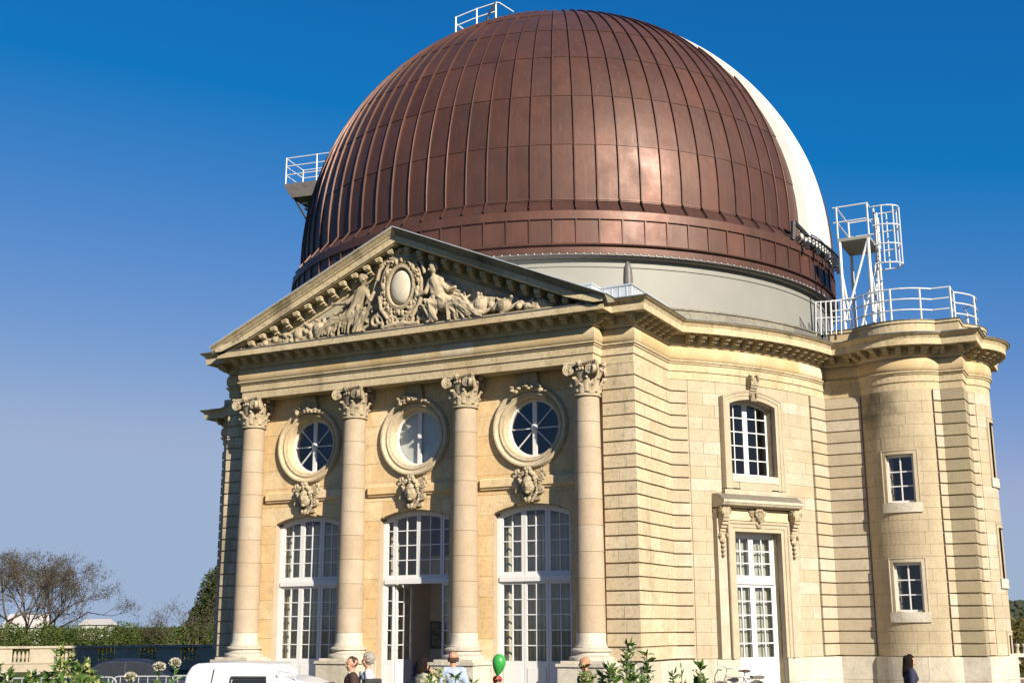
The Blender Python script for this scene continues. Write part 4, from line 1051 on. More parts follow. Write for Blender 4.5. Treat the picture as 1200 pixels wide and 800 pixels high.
ring([(9.97, 12.965), (9.975, 12.93), (9.90, 12.90), (9.86, 12.86), (9.70, 12.86)], 'drip_rail', MT['dark_paint'])
bolt = MB().ball((0, -9.985, 12.955-DZ), .024, 6, 4).mesh('bolt', MT['zinc'])
for i in range(70): inst(bolt, 'bolt', DM, (0, 0, 0), (0, 0, rad(-10+1.4*i)))
# white shutter across the slit
def sh(t, al, r): p = n1*t+(e1*math.cos(al)+Vector((0, 0, 1))*math.sin(al))*math.sqrt(r*r-t*t); return (p.x, p.y, p.z+ZS-DZ)
m = MB(); RO = 9.93; als = [rad(a) for a in lin(-3.5, 60, 30)]; ts = lin(-SW, SW, 16); RA_ = lambda a: RO-.25*max(0, min(1, (math.degrees(a)-18)/40)); v = [sh(t, a, RA_(a)) for a in als for t in ts]; k = len(ts)
f = [(i*k+j, i*k+j+1, (i+1)*k+j+1, (i+1)*k+j) for i in range(len(als)-1) for j in range(k-1)]
for t in (-SW, SW):
    o_ = len(v); v += [sh(t, a, r) for a in als for r in (RA_(a), 9.58)]; f += [(o_+2*i, o_+2*i+1, o_+2*i+3, o_+2*i+2) for i in range(len(als)-1)]
o_ = len(v); v += [sh(t, a, r) for a in (als[0], als[-1]) for t in ts for r in (RA_(a), 9.5)]
for q in (0, 1): f += [(o_+q*2*k+2*j, o_+q*2*k+2*j+1, o_+q*2*k+2*j+3, o_+q*2*k+2*j+2) for j in range(k-1)]
SHT = m.add(v, f).build('shutter', MT['shutter'], DM, sharp=40)
for t0, nm in ((.85, 'shutter_flange'),):
    v = [sh(t0+w_, a, RA_(a)+h) for a in als for w_, h in ((-.03, -.02), (-.03, .07), (.03, .07), (.03, -.02))]
    MB().add(v, [(i*4+j, i*4+j+1, (i+1)*4+j+1, (i+1)*4+j) for i in range(len(als)-1) for j in range(3)]).build(nm, MT['copper'], SHT)
# dark rail truss that carries the shutter's foot
tr_ = MB(); nn = 16
for i in range(nn):
    a0, a1 = 75+25*i/nn, 75+25*(i+1)/nn
    P = lambda a, r, z: (r*math.sin(rad(a)), -r*math.cos(rad(a)), z-DZ)
    tr_.bar(P(a0, 10.12, 14.62), P(a1, 10.12, 14.62), .024, 5); tr_.bar(P(a0, 10.12, 14.34), P(a1, 10.12, 14.34), .024, 5); tr_.bar(P(a0, 10.30, 14.5), P(a1, 10.30, 14.5), .03, 5)
    tr_.bar(P(a0, 10.12, 14.34), P(a0, 10.12, 14.62), .022, 4); tr_.bar(P(a0, 10.12, 14.62), P(a0, 10.30, 14.5), .022, 4); tr_.bar(P(a0, 10.12, 14.34), P(a1, 10.30, 14.5), .018, 4); tr_.bar(P(a0, 9.95, 14.3), P(a0, 10.12, 14.4), .03, 4)
    if i % 3 == 1: tr_.box((-.06, -.05, -.22), (.06, .05, .02), lambda x, y, z: tuple(Vector(P(a0, 10.2, 14.3))+Vector((x, y, z))))
tr_.bar(P(74, 9.95, 14.35), P(74, 10.0, 14.95), .09, 6); tr_.bar(P(74.5, 10.0, 14.95), P(78, 10.12, 14.6), .07, 6)
tr_.build('shutter_rail', MT['dark'], DM)

# ================================================================== service gear on the dome (parts of the dome)
def dloc(p): return (p[0], p[1]-YD, p[2]-DZ)
rl = MB(); pb = []
for x, y in ((-1.80, 5.62), (-1.05, 5.85), (-.35, 6.02)):
    z = ZS+math.sqrt(RS*RS-x*x-(y-YD)**2); pb.append(Vector(dloc((x, y, z))))
for p in pb: rl.bar(p-Vector((0, 0, .1)), p+Vector((0, 0, .72)), .032, 6)
for h in (.36, .70):
    rl.tube([p+Vector((0, 0, h)) for p in pb], .026, 6)
rl.tube([pb[2]+Vector((0, 0, .70)), pb[2]+Vector((.10, .06, .71)), pb[2]+Vector((.60, .25, .30))], .026, 6)
rl.bar(pb[0]+Vector((0, 0, .45)), pb[0]+Vector((.45, .3, .05)), .026, 6)
rl.build('crown_railing', MT['steel_white'], DM)
MB().tube([pb[1]+Vector((.35, .08, .0)), pb[1]+Vector((.4, .1, .35)), pb[1]+Vector((.55, .12, .6)), pb[2]+Vector((.0, 0, .70))], .05, 7).build('cable', MT['dark'], DM)
# balcony on the side opposite the slit
a81 = rad(-81); eo = Vector((math.sin(a81), -math.cos(a81), 0)); et = Vector((math.cos(a81), math.sin(a81), 0))
BP = lambda r, t, z: tuple(eo*r+et*t+Vector((0, 0, z-DZ)))
ZBAL = 19.95
bal = MB().box((8.2, -.75, ZBAL-.08), (11.55, .75, ZBAL), BP)
bal.add([BP(r, t, z) for t in (-.75, .75) for r, z in ((11.55, ZBAL-.08), (11.2, ZBAL-.62), (9.2, ZBAL-.62), (8.6, ZBAL-.08))], [(0, 1, 2, 3), (7, 6, 5, 4), (0, 4, 5, 1), (1, 5, 6, 2)])
bal.build('balcony', MT['dark_paint'], DM)
br = MB()
for r, t in ((11.5, -.72), (10.1, -.72), (11.5, .72), (10.1, .72), (8.9, -.72)): br.bar(BP(r, t, ZBAL), BP(r, t, ZBAL+1.15), .028, 6)
for h in (.4, .78, 1.13):
    br.tube([BP(8.2, -.72, ZBAL+h), BP(11.5, -.72, ZBAL+h), BP(11.5, .72, ZBAL+h), BP(8.2, .72, ZBAL+h)], .022, 6)
br.bar(BP(10.1, -.72, ZBAL+.75), BP(9.0, -.72, ZBAL+1.15), .022, 6); br.bar(BP(10.1, -.72, ZBAL+.36), BP(9.2, -.72, ZBAL+.75), .022, 6)
br.build('balcony_railing', MT['steel_white'], DM)
ld = MB()
for t in (-.55, .55): ld.bar(BP(11.2, t, ZBAL-.5), BP(10.0, t, ZBAL-2.5), .05, 5)
for i in range(8): q = i/7; ld.box((-.12, -.55, -.03), (.12, .55, .03), lambda x, y, z: BP(10.7-.85*q+x, y, ZBAL-.85-1.6*q+z))
ld.build('bracket_steps', MT['dark'], DM)

# ================================================================== access stair tower on the roof
A = empty('access_platform', (11.1, 8.9, 11.0)); tag(A, 'white steel access platform with a caged ladder on the tower roof', 'platform')
L_ = lambda x, y, z: (x-11.1, y-8.9, z-11.0)
px0, px1, py0, py1, pz = 10.80, 11.80, 8.62, 10.4, 14.42
MB().box(L_(px0, py0, pz-.10), L_(px1, py1, pz)).build('deck', plain('galvanised', (.30, .30, .27), .5, .3), A)
for x in (px0+.05, px1-.05):
    for y in (py0+.05, py1-.05): MB().bar(L_(x, y, 11.0), L_(x, y, pz-.1), .055, 8).build('leg', MT['steel_white'], A)
bc = MB()
for (p, q) in (((px0+.05, py0+.05, 11.6), (px1-.05, py0+.05, pz-.1)), ((px1-.05, py0+.05, 11.2), (px1-.05, py1-.05, pz-.1)), ((px1-.05, py1-.05, 11.2), (px1-.05, py0+.05, pz-1.0)), ((px0+.05, py1-.05, 11.2), (px1-.05, py1-.05, pz-.1)), ((px0+.3, py0+.05, 11.2), (px0+.05, py0+.05, 13.3))): bc.bar(L_(*p), L_(*q), .042, 7)
bc.build('brace', MT['steel_white'], A)
rg_ = MB()
for x, y in ((px0+.02, py0), (px1, py0), (px1, py0+1.25), (px0+.02, py1), (px1, py1)): rg_.bar(L_(x, y, pz), L_(x, y, pz+1.08), .03, 6)
for h in (.55, 1.06):
    rg_.tube([L_(px0-.1, py0, pz+h), L_(px1, py0, pz+h), L_(px1, py0+.45, pz+h)], .026, 6); rg_.tube([L_(px1, py0+1.25, pz+h), L_(px1, py1, pz+h), L_(px0, py1, pz+h), L_(px0+.02, py0, pz+h)], .026, 6)
rg_.build('guard_rail', MT['steel_white'], A)
cg = MB(); cx, cy = px1+.06, py0+.85
for i in range(4):
    z = pz+1.05-.64*i
    cg.tube([L_(cx, cy-.40, z)]+[L_(cx+.30+.48*math.sin(rad(a)), cy-.42*math.cos(rad(a)), z) for a in range(0, 181, 20)]+[L_(cx, cy+.40, z)], .026, 5)
for a in (0, 45, 90, 135, 180): cg.bar(L_(cx+.30+.48*math.sin(rad(a)), cy-.42*math.cos(rad(a)), pz+1.05), L_(cx+.30+.48*math.sin(rad(a)), cy-.42*math.cos(rad(a)), pz-.88), .022, 5)
cg.build('ladder_cage', MT['steel_white'], A)
ldr = MB()
for y in (cy-.24, cy+.24): ldr.bar(L_(cx+.02, y, 11.0), L_(cx+.02, y, pz+1.05), .035, 6)
for i in range(13): ldr.bar(L_(cx+.02, cy-.24, 11.2+.25*i), L_(cx+.02, cy+.24, 11.2+.25*i), .016, 5)
ldr.build('ladder', MT['steel_white'], A)
# guard railing round the tower roof
G = empty('roof_railing', (13.0, 9.0, 11.33)); tag(G, 'white tubular guard railing round the flat roof of the bowed tower', 'railing')
gp = [(10.45, 8.62), (11.25, 8.62)]+arc(TX, TY, TR-.17, -HB, HB, 8)[1:-1]+[(13.55, 8.62), (14.1, 8.62), (14.1, 9.35)]+arc(EX, EY, TR-.17, 90-HB, 90+HB, 8)[1:-1]+[(14.1, 11.7), (14.1, 12.4)]
for h in (.38, .72, 1.06): MB().tube([(x-13.0, y-9.0, h) for x, y in gp], .024, 6).build('rail', MT['steel_white'], G)
for i in (0, 2, 5, 8, 10, 11, 14, 17, 20):
    if i < len(gp): x, y = gp[i]; MB().bar((x-13.0, y-9.0, -.05), (x-13.0, y-9.0, 1.07), .032, 6).build('post', MT['steel_white'], G)
# a low cage of bars at the foot of the drum, where roof and drum meet
g2 = empty('ladder_guard', (10.4, 8.3, 11.3)); tag(g2, 'small white barred guard at the foot of the grey drum', 'guard')
for i in range(6): MB().bar((-.35+.15*i, -.2+.04*i, -.1), (-.30+.15*i, -.2+.04*i, 1.0), .022, 5).build('bar', MT['steel_white'], g2)
for h in (.45, .98): MB().bar((-.36, -.2, h), (.46, .02, h), .022, 5).build('rail', MT['steel_white'], g2)

# ================================================================== foliage tools
def leaf_mat(name, cols, rough=.6, trans=.25):
    m, t, b = mat(name, rough, 0, .3)
    c = ramp(t, noise(t, 2.2, 4, .6), [(.25+.5*i/(len(cols)-1), q) for i, q in enumerate(cols)]); t.links.new(c, b.inputs['Base Color'])
    tl = t.nodes.new('ShaderNodeBsdfTranslucent'); t.links.new(c, tl.inputs[0]); mx = t.nodes.new('ShaderNodeMixShader'); mx.inputs[0].default_value = trans
    out = t.nodes['Material Output']; t.links.new(b.outputs[0], mx.inputs[1]); t.links.new(tl.outputs[0], mx.inputs[2]); t.links.new(mx.outputs[0], out.inputs[0])
    return m
def leafq(mb, p, d, L, W, rnd, bend=.25):
    d = Vector(d).normalized(); s = d.orthogonal().normalized(); s = Matrix.Rotation(rnd.uniform(0, 6.28), 3, d) @ s; n = d.cross(s); p = Vector(p)
    m_ = p+d*L*.5+n*L*bend*.3; e = p+d*L-n*L*bend*.2
    mb.add([p, m_+s*W/2, e, m_-s*W/2], [(0, 1, 2, 3)])
def rv(rnd): 
    while True:
        v = Vector((rnd.uniform(-1, 1), rnd.uniform(-1, 1), rnd.uniform(-1, 1)))
        if .05 < v.length < 1: return v.normalized()
MT['bark'] = plain('bark', (.075, .055, .04), .9, var=.3, scale=9., bmp=.5)
MT['hedge'] = leaf_mat('hedge_leaf', [(.020, .040, .008), (.045, .080, .016), (.085, .105, .022), (.105, .095, .03)])
MT['ever'] = leaf_mat('evergreen_leaf', [(.020, .036, .010), (.050, .066, .018), (.10, .085, .026)])
MT['brown_leaf'] = leaf_mat('brown_leaf', [(.042, .034, .024), (.070, .056, .036), (.058, .062, .030)])
MT['autumn'] = leaf_mat('autumn_leaf', [(.05, .05, .012), (.12, .10, .02), (.16, .11, .025)])
MT['ole'] = leaf_mat('shrub_leaf', [(.030, .070, .012), (.060, .115, .022), (.11, .16, .04)], .45)
MT['petal'] = leaf_mat('white_petal', [(.40, .37, .27), (.48, .46, .38), (.42, .38, .28)], .6, .3)
MT['bud'] = leaf_mat('yellow_bud', [(.24, .27, .08), (.33, .33, .13), (.40, .38, .20)], .6, .3)
def tree(name, label, base, h, spread, leafm, nleaf, lsz, seed, stems=1, trunk=.12, group=None, depth=5, flare=.5):
    rnd = random.Random(seed); T = empty(name, base); tag(T, label, 'tree', group)
    wood = MB(); tips = []
    def grow(p, d, L, r, k):
        n = 3; pts = [p]; q = p.copy(); dd = d.copy()
        for i in range(n):
            dd = (dd+rv(rnd)*.16+Vector((0, 0, .05))).normalized(); q = q+dd*L/n; pts.append(q.copy())
        wood.tube(pts, r, 6 if k > 2 else 4, [r*(1-.35*i/n) for i in range(n+1)])
        if k <= 2: tips.extend(pts[1:])
        if k == 0: return
        for i in range(rnd.choice((2, 3, 3)) if k > 1 else 3):
            ax = dd.orthogonal().normalized(); ax = Matrix.Rotation(rnd.uniform(0, 6.28), 3, dd) @ ax
            nd = (Matrix.Rotation(rnd.uniform(.35, .85), 3, ax) @ dd); nd = Vector((nd.x*spread, nd.y*spread, nd.z)).normalized()
            st = pts[-1] if i else pts[-2]
            grow(st, nd, L*rnd.uniform(.62, .82), r*.60, k-1)
    for s in range(stems):
        a = 6.28*s/stems+rnd.random(); d = Vector((math.cos(a)*flare*(stems > 1), math.sin(a)*flare*(stems > 1), 1)).normalized()
        grow(Vector((math.cos(a)*.15*(stems > 1), math.sin(a)*.15*(stems > 1), -.1)), d, h*.27, trunk, depth)
    zmax = max(p.z for p in tips); k_ = h/zmax
    wood.v = [(x*k_, y*k_, z*k_) for x, y, z in wood.v]
    wood.build('trunk', MT['bark'], T, smooth=True)
    lf = MB()
    for i in range(nleaf):
        p = tips[rnd.randrange(len(tips))]*k_+rv(rnd)*rnd.uniform(0, .32)*h/6; leafq(lf, p, rv(rnd)+Vector((0, 0, -.2)), lsz*rnd.uniform(.6, 1.3), lsz*.6, rnd)
    lf.build('crown', leafm, T); return T
def leaf_mass(name, label, cat, base, blobs, leafm, n, lsz, seed, group=None, stem=True, kind=None):
    rnd = random.Random(seed); T = empty(name, base); tag(T, label, cat, group, kind)
    lf = MB(); tot = sum(r[0]*r[1]+r[1]*r[2] for _, r in blobs)
    for c, r in blobs:
        for i in range(int(n*(r[0]*r[1]+r[1]*r[2])/tot)):
            v = rv(rnd)*(rnd.random()**.28); v = v*(1+.12*math.sin(v.x*9+c[0]*3)*math.cos(v.z*8))
            leafq(lf, (c[0]+v.x*r[0], c[1]+v.y*r[1], c[2]+v.z*r[2]), v+rv(rnd)*.9, lsz*rnd.uniform(.6, 1.4), lsz*.55, rnd)
    lf.build('crown', leafm, T)
    if stem:
        wd = MB(); c0 = blobs[0][0]
        for c, r in blobs: wd.tube([(c[0]*.3, c[1]*.3, -.1), (c[0]*.7, c[1]*.7, c[2]*.5), (c[0], c[1], c[2]+r[2]*.5)], .06, 5, [.09, .06, .025])
        wd.build('trunk', MT['bark'], T)
    return T

# ================================================================== background, left
MT['bal_stone'] = stone_mat('stone_balustrade', [(.46, .40, .31), (.50, .44, .35), (.42, .36, .28)], dirt=(.12, .10, .08), dirt_amt=.6)
b0, b1 = at(-70, 72), at(262, 72); BD = (b1-b0); BL = BD.length; BD.normalize(); BN = Vector((BD.y, -BD.x, 0))
BU = empty('stone_balustrade', b0); BU.scale = (1, 1, .83); tag(BU, 'long low stone terrace balustrade in front of the clipped hedge', 'balustrade')
bx = lambda u, d, z: tuple(BD*u+BN*d+Vector((0, 0, z)))
MB().box((0, -.30, 0), (BL, .30, .50), bx).build('plinth', MT['bal_stone'], BU); MB().box((0, -.34, .502), (BL, .34, .60), bx).build('plinth_cap', MT['bal_stone'], BU)
MB().box((0, -.32, 1.44), (BL, .32, 1.58), bx).build('coping', MT['bal_stone'], BU)
bal_me = MB().lathe([(.075, .60), (.075, .66), (.05, .69), (.085, .80), (.10, .90), (.085, 1.02), (.05, 1.16), (.045, 1.28), (.075, 1.33), (.075, 1.442)], 10).mesh('baluster', MT['bal_stone'], True)
u = 0; mo = 2.15
while u < BL-.5:
    MB().box((u, -.24, .602), (min(BL, u+1.30), .24, 1.438), bx).build('panel', MT['bal_stone'], BU)
    for k in range(4):
        if u+1.40+.20*k < BL: inst(bal_me, 'baluster', BU, bx(u+1.43+.20*k, 0, 0))
    u += mo
h0, h1 = at(-40, 95), at(275, 95); HL = (h1-h0).length; HD = (h1-h0).normalized()
rnd = random.Random(4); bl = []
for i in range(36):
    q = HD*(HL*i/35); bl.append(((q.x+rnd.uniform(-.3, .3), q.y+rnd.uniform(-.3, .3), 1.0+rnd.uniform(-.1, .1)), (.95, .75, 1.35+rnd.uniform(-.15, .25))))
leaf_mass('hedge', 'long green and russet hedge growing behind the terrace balustrade', 'hedge', h0, bl, MT['hedge'], 32000, .18, 5, stem=False)
tree('bare_tree', 'thin leaved brown tree with several stems behind the hedge', at(40, 104), 8.3, 1.05, MT['brown_leaf'], 20000, .11, 21, stems=5, trunk=.085, depth=6, flare=.5)
tree('bare_tree', 'slim upright brown tree standing at the end of the hedge', at(-8, 98), 7.6, 1.0, MT['brown_leaf'], 1700, .10, 8, stems=2, trunk=.09, depth=4, flare=.3)
leaf_mass('ivy_tree', 'dark ivy clad tree rising beside the shaded corner of the building', 'tree', at(243, 100), [((.2, 0, 2.6), (1.7, 1.5, 2.6)), ((.5, 0, 4.8), (1.2, 1.2, 1.9)), ((-1.1, .3, 2.6), (1.1, .9, 1.4)), ((1.6, 0, 5.4), (1.5, 1.3, 1.6)), ((-1.6, -.3, 1.6), (1.0, .9, 1.1))], MT['ever'], 16000, .19, 9)
tree('bare_tree', 'small twiggy shrub tree leaning out of the dark ivy tree', at(214, 93), 4.6, 1.4, MT['brown_leaf'], 1500, .09, 30, stems=4, trunk=.04, depth=5, flare=.7)
def house(label, base, rz, L, W, H, RH):
    T = empty('far_house', base, rz); tag(T, label, 'house')
    MB().box((-L/2, -W/2, 0), (L/2, W/2, H)).build('wall', plain('render_white', (.36, .35, .33), .9), T)
    MB().add([(-L/2-.3, -W/2-.3, H), (L/2+.3, -W/2-.3, H), (L/2+.3, W/2+.3, H), (-L/2-.3, W/2+.3, H), (-L/2+.4, 0, H+RH), (L/2-.4, 0, H+RH)], [(0, 1, 5, 4), (2, 3, 4, 5), (1, 2, 5), (3, 0, 4), (0, 3, 2, 1)]).build('roof', plain('pale_roof', (.34, .32, .31), .8), T)
    for i in range(4): MB().box((-L/2+L*(i+.5)/4-.45, -W/2-.03, H*.45), (-L/2+L*(i+.5)/4+.45, -W/2+.02, H*.8)).build('window', MT['interior_dark'], T)
house('white far house with a broad gable seen through the bare tree', at(30, 190), rad(40), 6.0, 5, 2.2, 1.9)
house('small white far house beyond the middle of the hedge', at(112, 230), rad(30), 5.0, 5, 2.6, 1.0)

# crowd barriers
MT['barrier'] = plain('barrier_steel', (.34, .35, .36), .45, .3, var=.1)
bar_t = empty('crowd_barrier', (0, 0, 0)); bw = 1.55
mb = MB(); r_ = .16; pts = [(-bw/2, 0, .12), (-bw/2, 0, 1.08-r_)]+[(-bw/2+r_-r_*math.cos(rad(a)), 0, 1.08-r_+r_*math.sin(rad(a))) for a in (22, 45, 67)]+[(-bw/2+r_, 0, 1.08), (bw/2-r_, 0, 1.08)]+[(bw/2-r_+r_*math.sin(rad(a)), 0, 1.08-r_+r_*math.cos(rad(a))) for a in (22, 45, 67)]+[(bw/2, 0, 1.08-r_), (bw/2, 0, .12)]
mb.tube(pts, .021, 7, closed=True).build('frame', MT['barrier'], bar_t)
for i in range(6): MB().bar((-bw/2+.2+.23*i, 0, .12), (-bw/2+.2+.23*i, 0, 1.07), .011, 5).build('upright', MT['barrier'], bar_t)
for s in (-1, 1): MB().bar((s*bw*.36, -.3, .02), (s*bw*.36, .3, .02), .02, 5).bar((s*bw*.36, 0, .02), (s*bw*.36, 0, .14), .02, 5).build('foot', MT['steel_white'], bar_t)
ry = math.atan2(RIGHT.y, RIGHT.x)
for i, (pxx, lab) in enumerate(((169, 'white tubular crowd barrier beside the rear of the white van'), (101, 'white tubular crowd barrier half hidden by leafy yellow green shrubs'), (236, 'white tubular crowd barrier standing behind the white van'), (33, 'white tubular crowd barrier among the white flowering shrubs'))):
    o = bar_t if i == 0 else copy_tree(bar_t)
    p = at(pxx, 33.2); o.location = (p.x, p.y, 0); o.rotation_euler = (0, 0, ry+.02*i); tag(o, lab, 'barrier', 'crowd barriers in front of the terrace')

# ================================================================== right background
hb = MB(); nx, nz = 46, 10; rnd = random.Random(12)
for j in range(nz+1):
    for i in range(nx+1):
        pxx = 700+1500*i/nx; q = at(pxx, 330+45*j); hgt = (15.5+4*math.sin(i*.35)+2.*math.sin(i*1.1))*math.sin(min(1, j/7)*math.pi/2); hb.v.append((q.x, q.y, hgt-.3))
hb.f = [(j*(nx+1)+i, j*(nx+1)+i+1, (j+1)*(nx+1)+i+1, (j+1)*(nx+1)+i) for j in range(nz) for i in range(nx)]
HILL = hb.build('hill', plain('hill_ground', (.035, .05, .02), .95, var=.3, scale=.05), smooth=True); tag(HILL, kind='structure')
fm_ = MB()
for k in range(9000):
    i, j = rnd.uniform(0, nx-1.01), rnd.uniform(0, nz-1.01); v0 = Vector(hb.v[int(j)*(nx+1)+int(i)]); v1 = Vector(hb.v[(int(j)+1)*(nx+1)+int(i)+1]); p = v0.lerp(v1, rnd.random()); r = rnd.uniform(.7, 1.6)
    for q in range(2): fm_.ball((p.x+rnd.uniform(-1, 1)*r*.5, p.y+rnd.uniform(-1, 1)*r*.5, p.z+r*(.5+.35*q)), (r*(.8-.15*q)*rnd.uniform(.8, 1.2), r*(.8-.15*q), r*.62*rnd.uniform(.8, 1.2)), 6, 4)
tag(fm_.build('far_wood', leaf_mat('far_wood_leaf', [(.014, .026, .018), (.024, .038, .020), (.036, .038, .020), (.020, .030, .022)], .9, .1), smooth=True), 'dark wooded hillside far beyond the tower', 'wood', kind='stuff')
leaf_mass('autumn_tree', 'yellow green autumn bush beyond the stone balusters by the tower', 'bush', at(1206, 66), [((0, 0, 1.2), (1.8, 1.5, 1.5)), ((1.6, .5, 1.3), (1.5, 1.3, 1.7)), ((-1.1, .6, .8), (1.2, 1.0, 1.0))], MT['autumn'], 7000, .16, 14)
RB = empty('stone_balustrade', at(1188, 58)); tag(RB, 'short stone balustrade seen past the corner of the tower', 'balustrade')
bx2 = lambda u, d, z: tuple(r0*u+Vector((r0.y, -r0.x, 0))*d+Vector((0, 0, z-.55)))
MB().box((-1, -.3, .55), (6, .3, .60), bx2).build('plinth', MT['stone_plinth'], RB); MB().box((-1, -.32, 1.46), (6, .32, 1.60), bx2).build('coping', MT['stone_plinth'], RB)
for k in range(12): inst(bal_me, 'baluster', RB, bx2(-.1+.30*k, 0, .56), (0, 0, 0), (1.4, 1.4, 1.0))

# ================================================================== flowering shrubs in the foreground
def shrub(label, base, h, nst, spread, seed, nleaf=22, nfl=14, fl='petal', head=False, leafL=.12):
    rnd = random.Random(seed); T = empty('flowering_shrub', base); tag(T, label, 'shrub', 'flowering shrubs in the foreground bed')
    st = MB(); lf = MB(); fw = MB()
    for s in range(nst):
        a = rnd.uniform(0, 6.28); r = spread*math.sqrt(rnd.random()); hh = h*rnd.uniform(.80, 1.0)*(1-.14*r/max(spread, .01)); hh = h if s == 0 else hh
        if s == 0: r *= .3
        pts = [Vector((math.cos(a)*r*(.15+.85*t**1.3)+.03*math.sin(5*t+s), math.sin(a)*r*(.15+.85*t**1.3), hh*t)) for t in lin(0, 1, 8)]
        st.tube(pts, .012, 5, [.014*(1-.6*i/8) for i in range(9)])
        for i in range(nleaf):
            t = 1-.75*rnd.random()**1.6; k = min(7, int(t*8)); p = pts[k].lerp(pts[k+1], t*8-k); d = rv(rnd); d.z = abs(d.z)*.7+.15
            L = leafL*rnd.uniform(.7, 1.4); leafq(lf, p, d, L, L*.36, rnd); 
        top = pts[-1]
        if head:
            for i in range(170): v = rv(rnd); leafq(fw, top+Vector((v.x*.045, v.y*.045, v.z*.03)), v+rv(rnd)*.9+Vector((0, 0, .3)), .034, .032, rnd)
        else:
            for i in range(nfl):
                p = top+rv(rnd)*.10*rnd.random()+Vector((0, 0, -.22*rnd.random())); d = rv(rnd)
                for q in range(4): leafq(fw, p+rv(rnd)*.012, d+rv(rnd)*.8, rnd.uniform(.035, .06), .028, rnd)
    st.build('stems', MT['ole'], T, smooth=True); tag(lf.build('leaves', MT['ole'], T), kind='stuff'); tag(fw.build('flowers', MT[fl], T), kind='stuff'); return T
SH = [
 ('tall pale flowered shrub before the dark balustrade with drooping blossom', 62, 13.6, 1.94, 9, .34, 40, 16, 'bud', False),
 ('white flowering shrub low at the end of the flower bed', 6, 13.2, 1.82, 8, .34, 34, 22, 'petal', False),
 ('bushy white flowered shrub beside the low end shrub', 30, 14.0, 1.70, 8, .30, 34, 20, 'petal', False),
 ('yellow green budded shrub next to the crowd barrier', 100, 13.9, 1.84, 9, .26, 36, 16, 'bud', False),
 ('dense leafy shrub between the tall shrub and the white flowers', 48, 12.9, 1.62, 9, .30, 40, 8, 'bud', False),
 ('single white round flower head low before the barrier bars', 156, 14.6, 1.76, 1, .02, 12, 0, 'petal', True),
 ('large white flower head at the barrier corner', 190, 14.4, 1.87, 1, .02, 16, 0, 'petal', True),
 ('white flower head on a tall stem beside the van', 207, 15.2, 1.89, 1, .02, 14, 0, 'petal', True),
 ('pale flowered plant before the woman in cream', 503, 14.4, 1.74, 4, .10, 22, 18, 'bud', False),
 ('slender plant before the man in the pale blue shirt', 536, 14.6, 1.74, 1, .03, 30, 3, 'bud', False),
 ('pale round budded plant before the pedestal between woman and man', 517, 15.0, 1.80, 2, .05, 14, 22, 'bud', False),
 ('small budded plant before the pedestal, beside the child with the balloon', 556, 14.5, 1.66, 2, .05, 16, 14, 'bud', False),
 ('leafy plant before the bald man in the olive jacket', 690, 15.6, 1.80, 5, .14, 26, 14, 'bud', False),
 ('tallest oleander shrub with white buds in front of the corner pier', 730, 14.6, 2.05, 9, .27, 40, 12, 'petal', False),
 ('second oleander shrub with white buds beside the tallest one', 760, 15.0, 1.96, 6, .17, 36, 12, 'petal', False),
 ('thin sprig with small leaves before the plinth', 790, 15.0, 1.72, 3, .10, 18, 6, 'bud', False),
 ('low dark leafed shrub in front of the bicycle', 822, 15.4, 1.80, 9, .28, 46, 3, 'bud', False),
 ('single bud stalk rising between the oleanders and the dark shrub', 801, 15.2, 1.78, 1, .02, 14, 5, 'bud', False)]
for i, (lab, pxx, dist, h, nst, spr, nl, nf, fl, hd) in enumerate(SH): shrub(lab, at(pxx, dist), h+(.10 if pxx < 130 else .0), nst if nst < 5 else int(nst*(3.4 if pxx < 130 else 1.5)), spr*(1.35 if pxx < 130 else 1.15), 100+i, int(nl*1.5), nf, fl, hd, .105 if nst > 4 else .10)

# ================================================================== vehicles
def bev(o, w=.04, seg=3, ang=30):
    m = o.modifiers.new('b', 'BEVEL'); m.width = w; m.segments = seg; m.limit_method = 'ANGLE'; m.angle_limit = rad(ang)
    o.data.polygons.foreach_set('use_smooth', [True]*len(o.data.polygons)); o.data.set_sharp_from_angle(angle=rad(50)); return o
def loft(prof, w, tum=lambda z: 0, name='body', m=None, parent=None, y0=0):
    """side profile (x,z) closed polygon extruded to half width w(z)"""
    n = len(prof); v = [(x, -(w-tum(z))+y0, z) for x, z in prof]+[(x, (w-tum(z))+y0, z) for x, z in prof]
    f = [tuple(range(n)), tuple(range(2*n-1, n-1, -1))]+[(i, n+i, n+(i+1) % n, (i+1) % n) for i in range(n)]
    o = MB().add(v, f).build(name, m, parent); fix_normals(o); return o
def wheel(parent, x, y, r, s):
    ty = MB().lathe([(r*.62, -.09), (r*.95, -.10), (r, -.07), (r, .07), (r*.95, .10), (r*.62, .09)], 28, cap=False); M_ = Matrix.Translation((x, y, r)) @ Matrix.Rotation(rad(90), 4, 'X'); ty.xf(M_)
    o = ty.build('tyre', MT['rubber'], parent, sharp=40)
    rm_ = MB().lathe([(.0, s*-.07), (r*.2, s*-.085), (r*.5, s*-.05), (r*.63, s*-.085)], 20, cap=False); rm_.xf(M_); rm_.build('rim', MT['zinc'], o, sharp=40)
MT['rubber'] = plain('rubber', (.02, .02, .02), .8); MT['carglass'] = plain('car_glass', (.02, .022, .025), .12, 0, .4)
MT['car_white'] = plain('car_white', (.50, .51, .53), .3, 0, .5, var=.02); MT['car_navy'] = plain('car_navy', (.008, .012, .028), .5, 0, .3, var=.1)
MT['lamp'] = plain('lamp_glass', (.6, .6, .58), .15); MT['lamp_red'] = plain('lamp_red', (.4, .02, .02), .2); MT['trim'] = plain('black_trim', (.03, .03, .03), .6)
V = empty('delivery_van', at(230, 22.0), ry-rad(8)); V.scale = (.90, .90, .935); tag(V, 'small white delivery van with a raised cargo box and a side window', 'van')
tum = lambda z: .06*max(0, (z-.9)/.9)
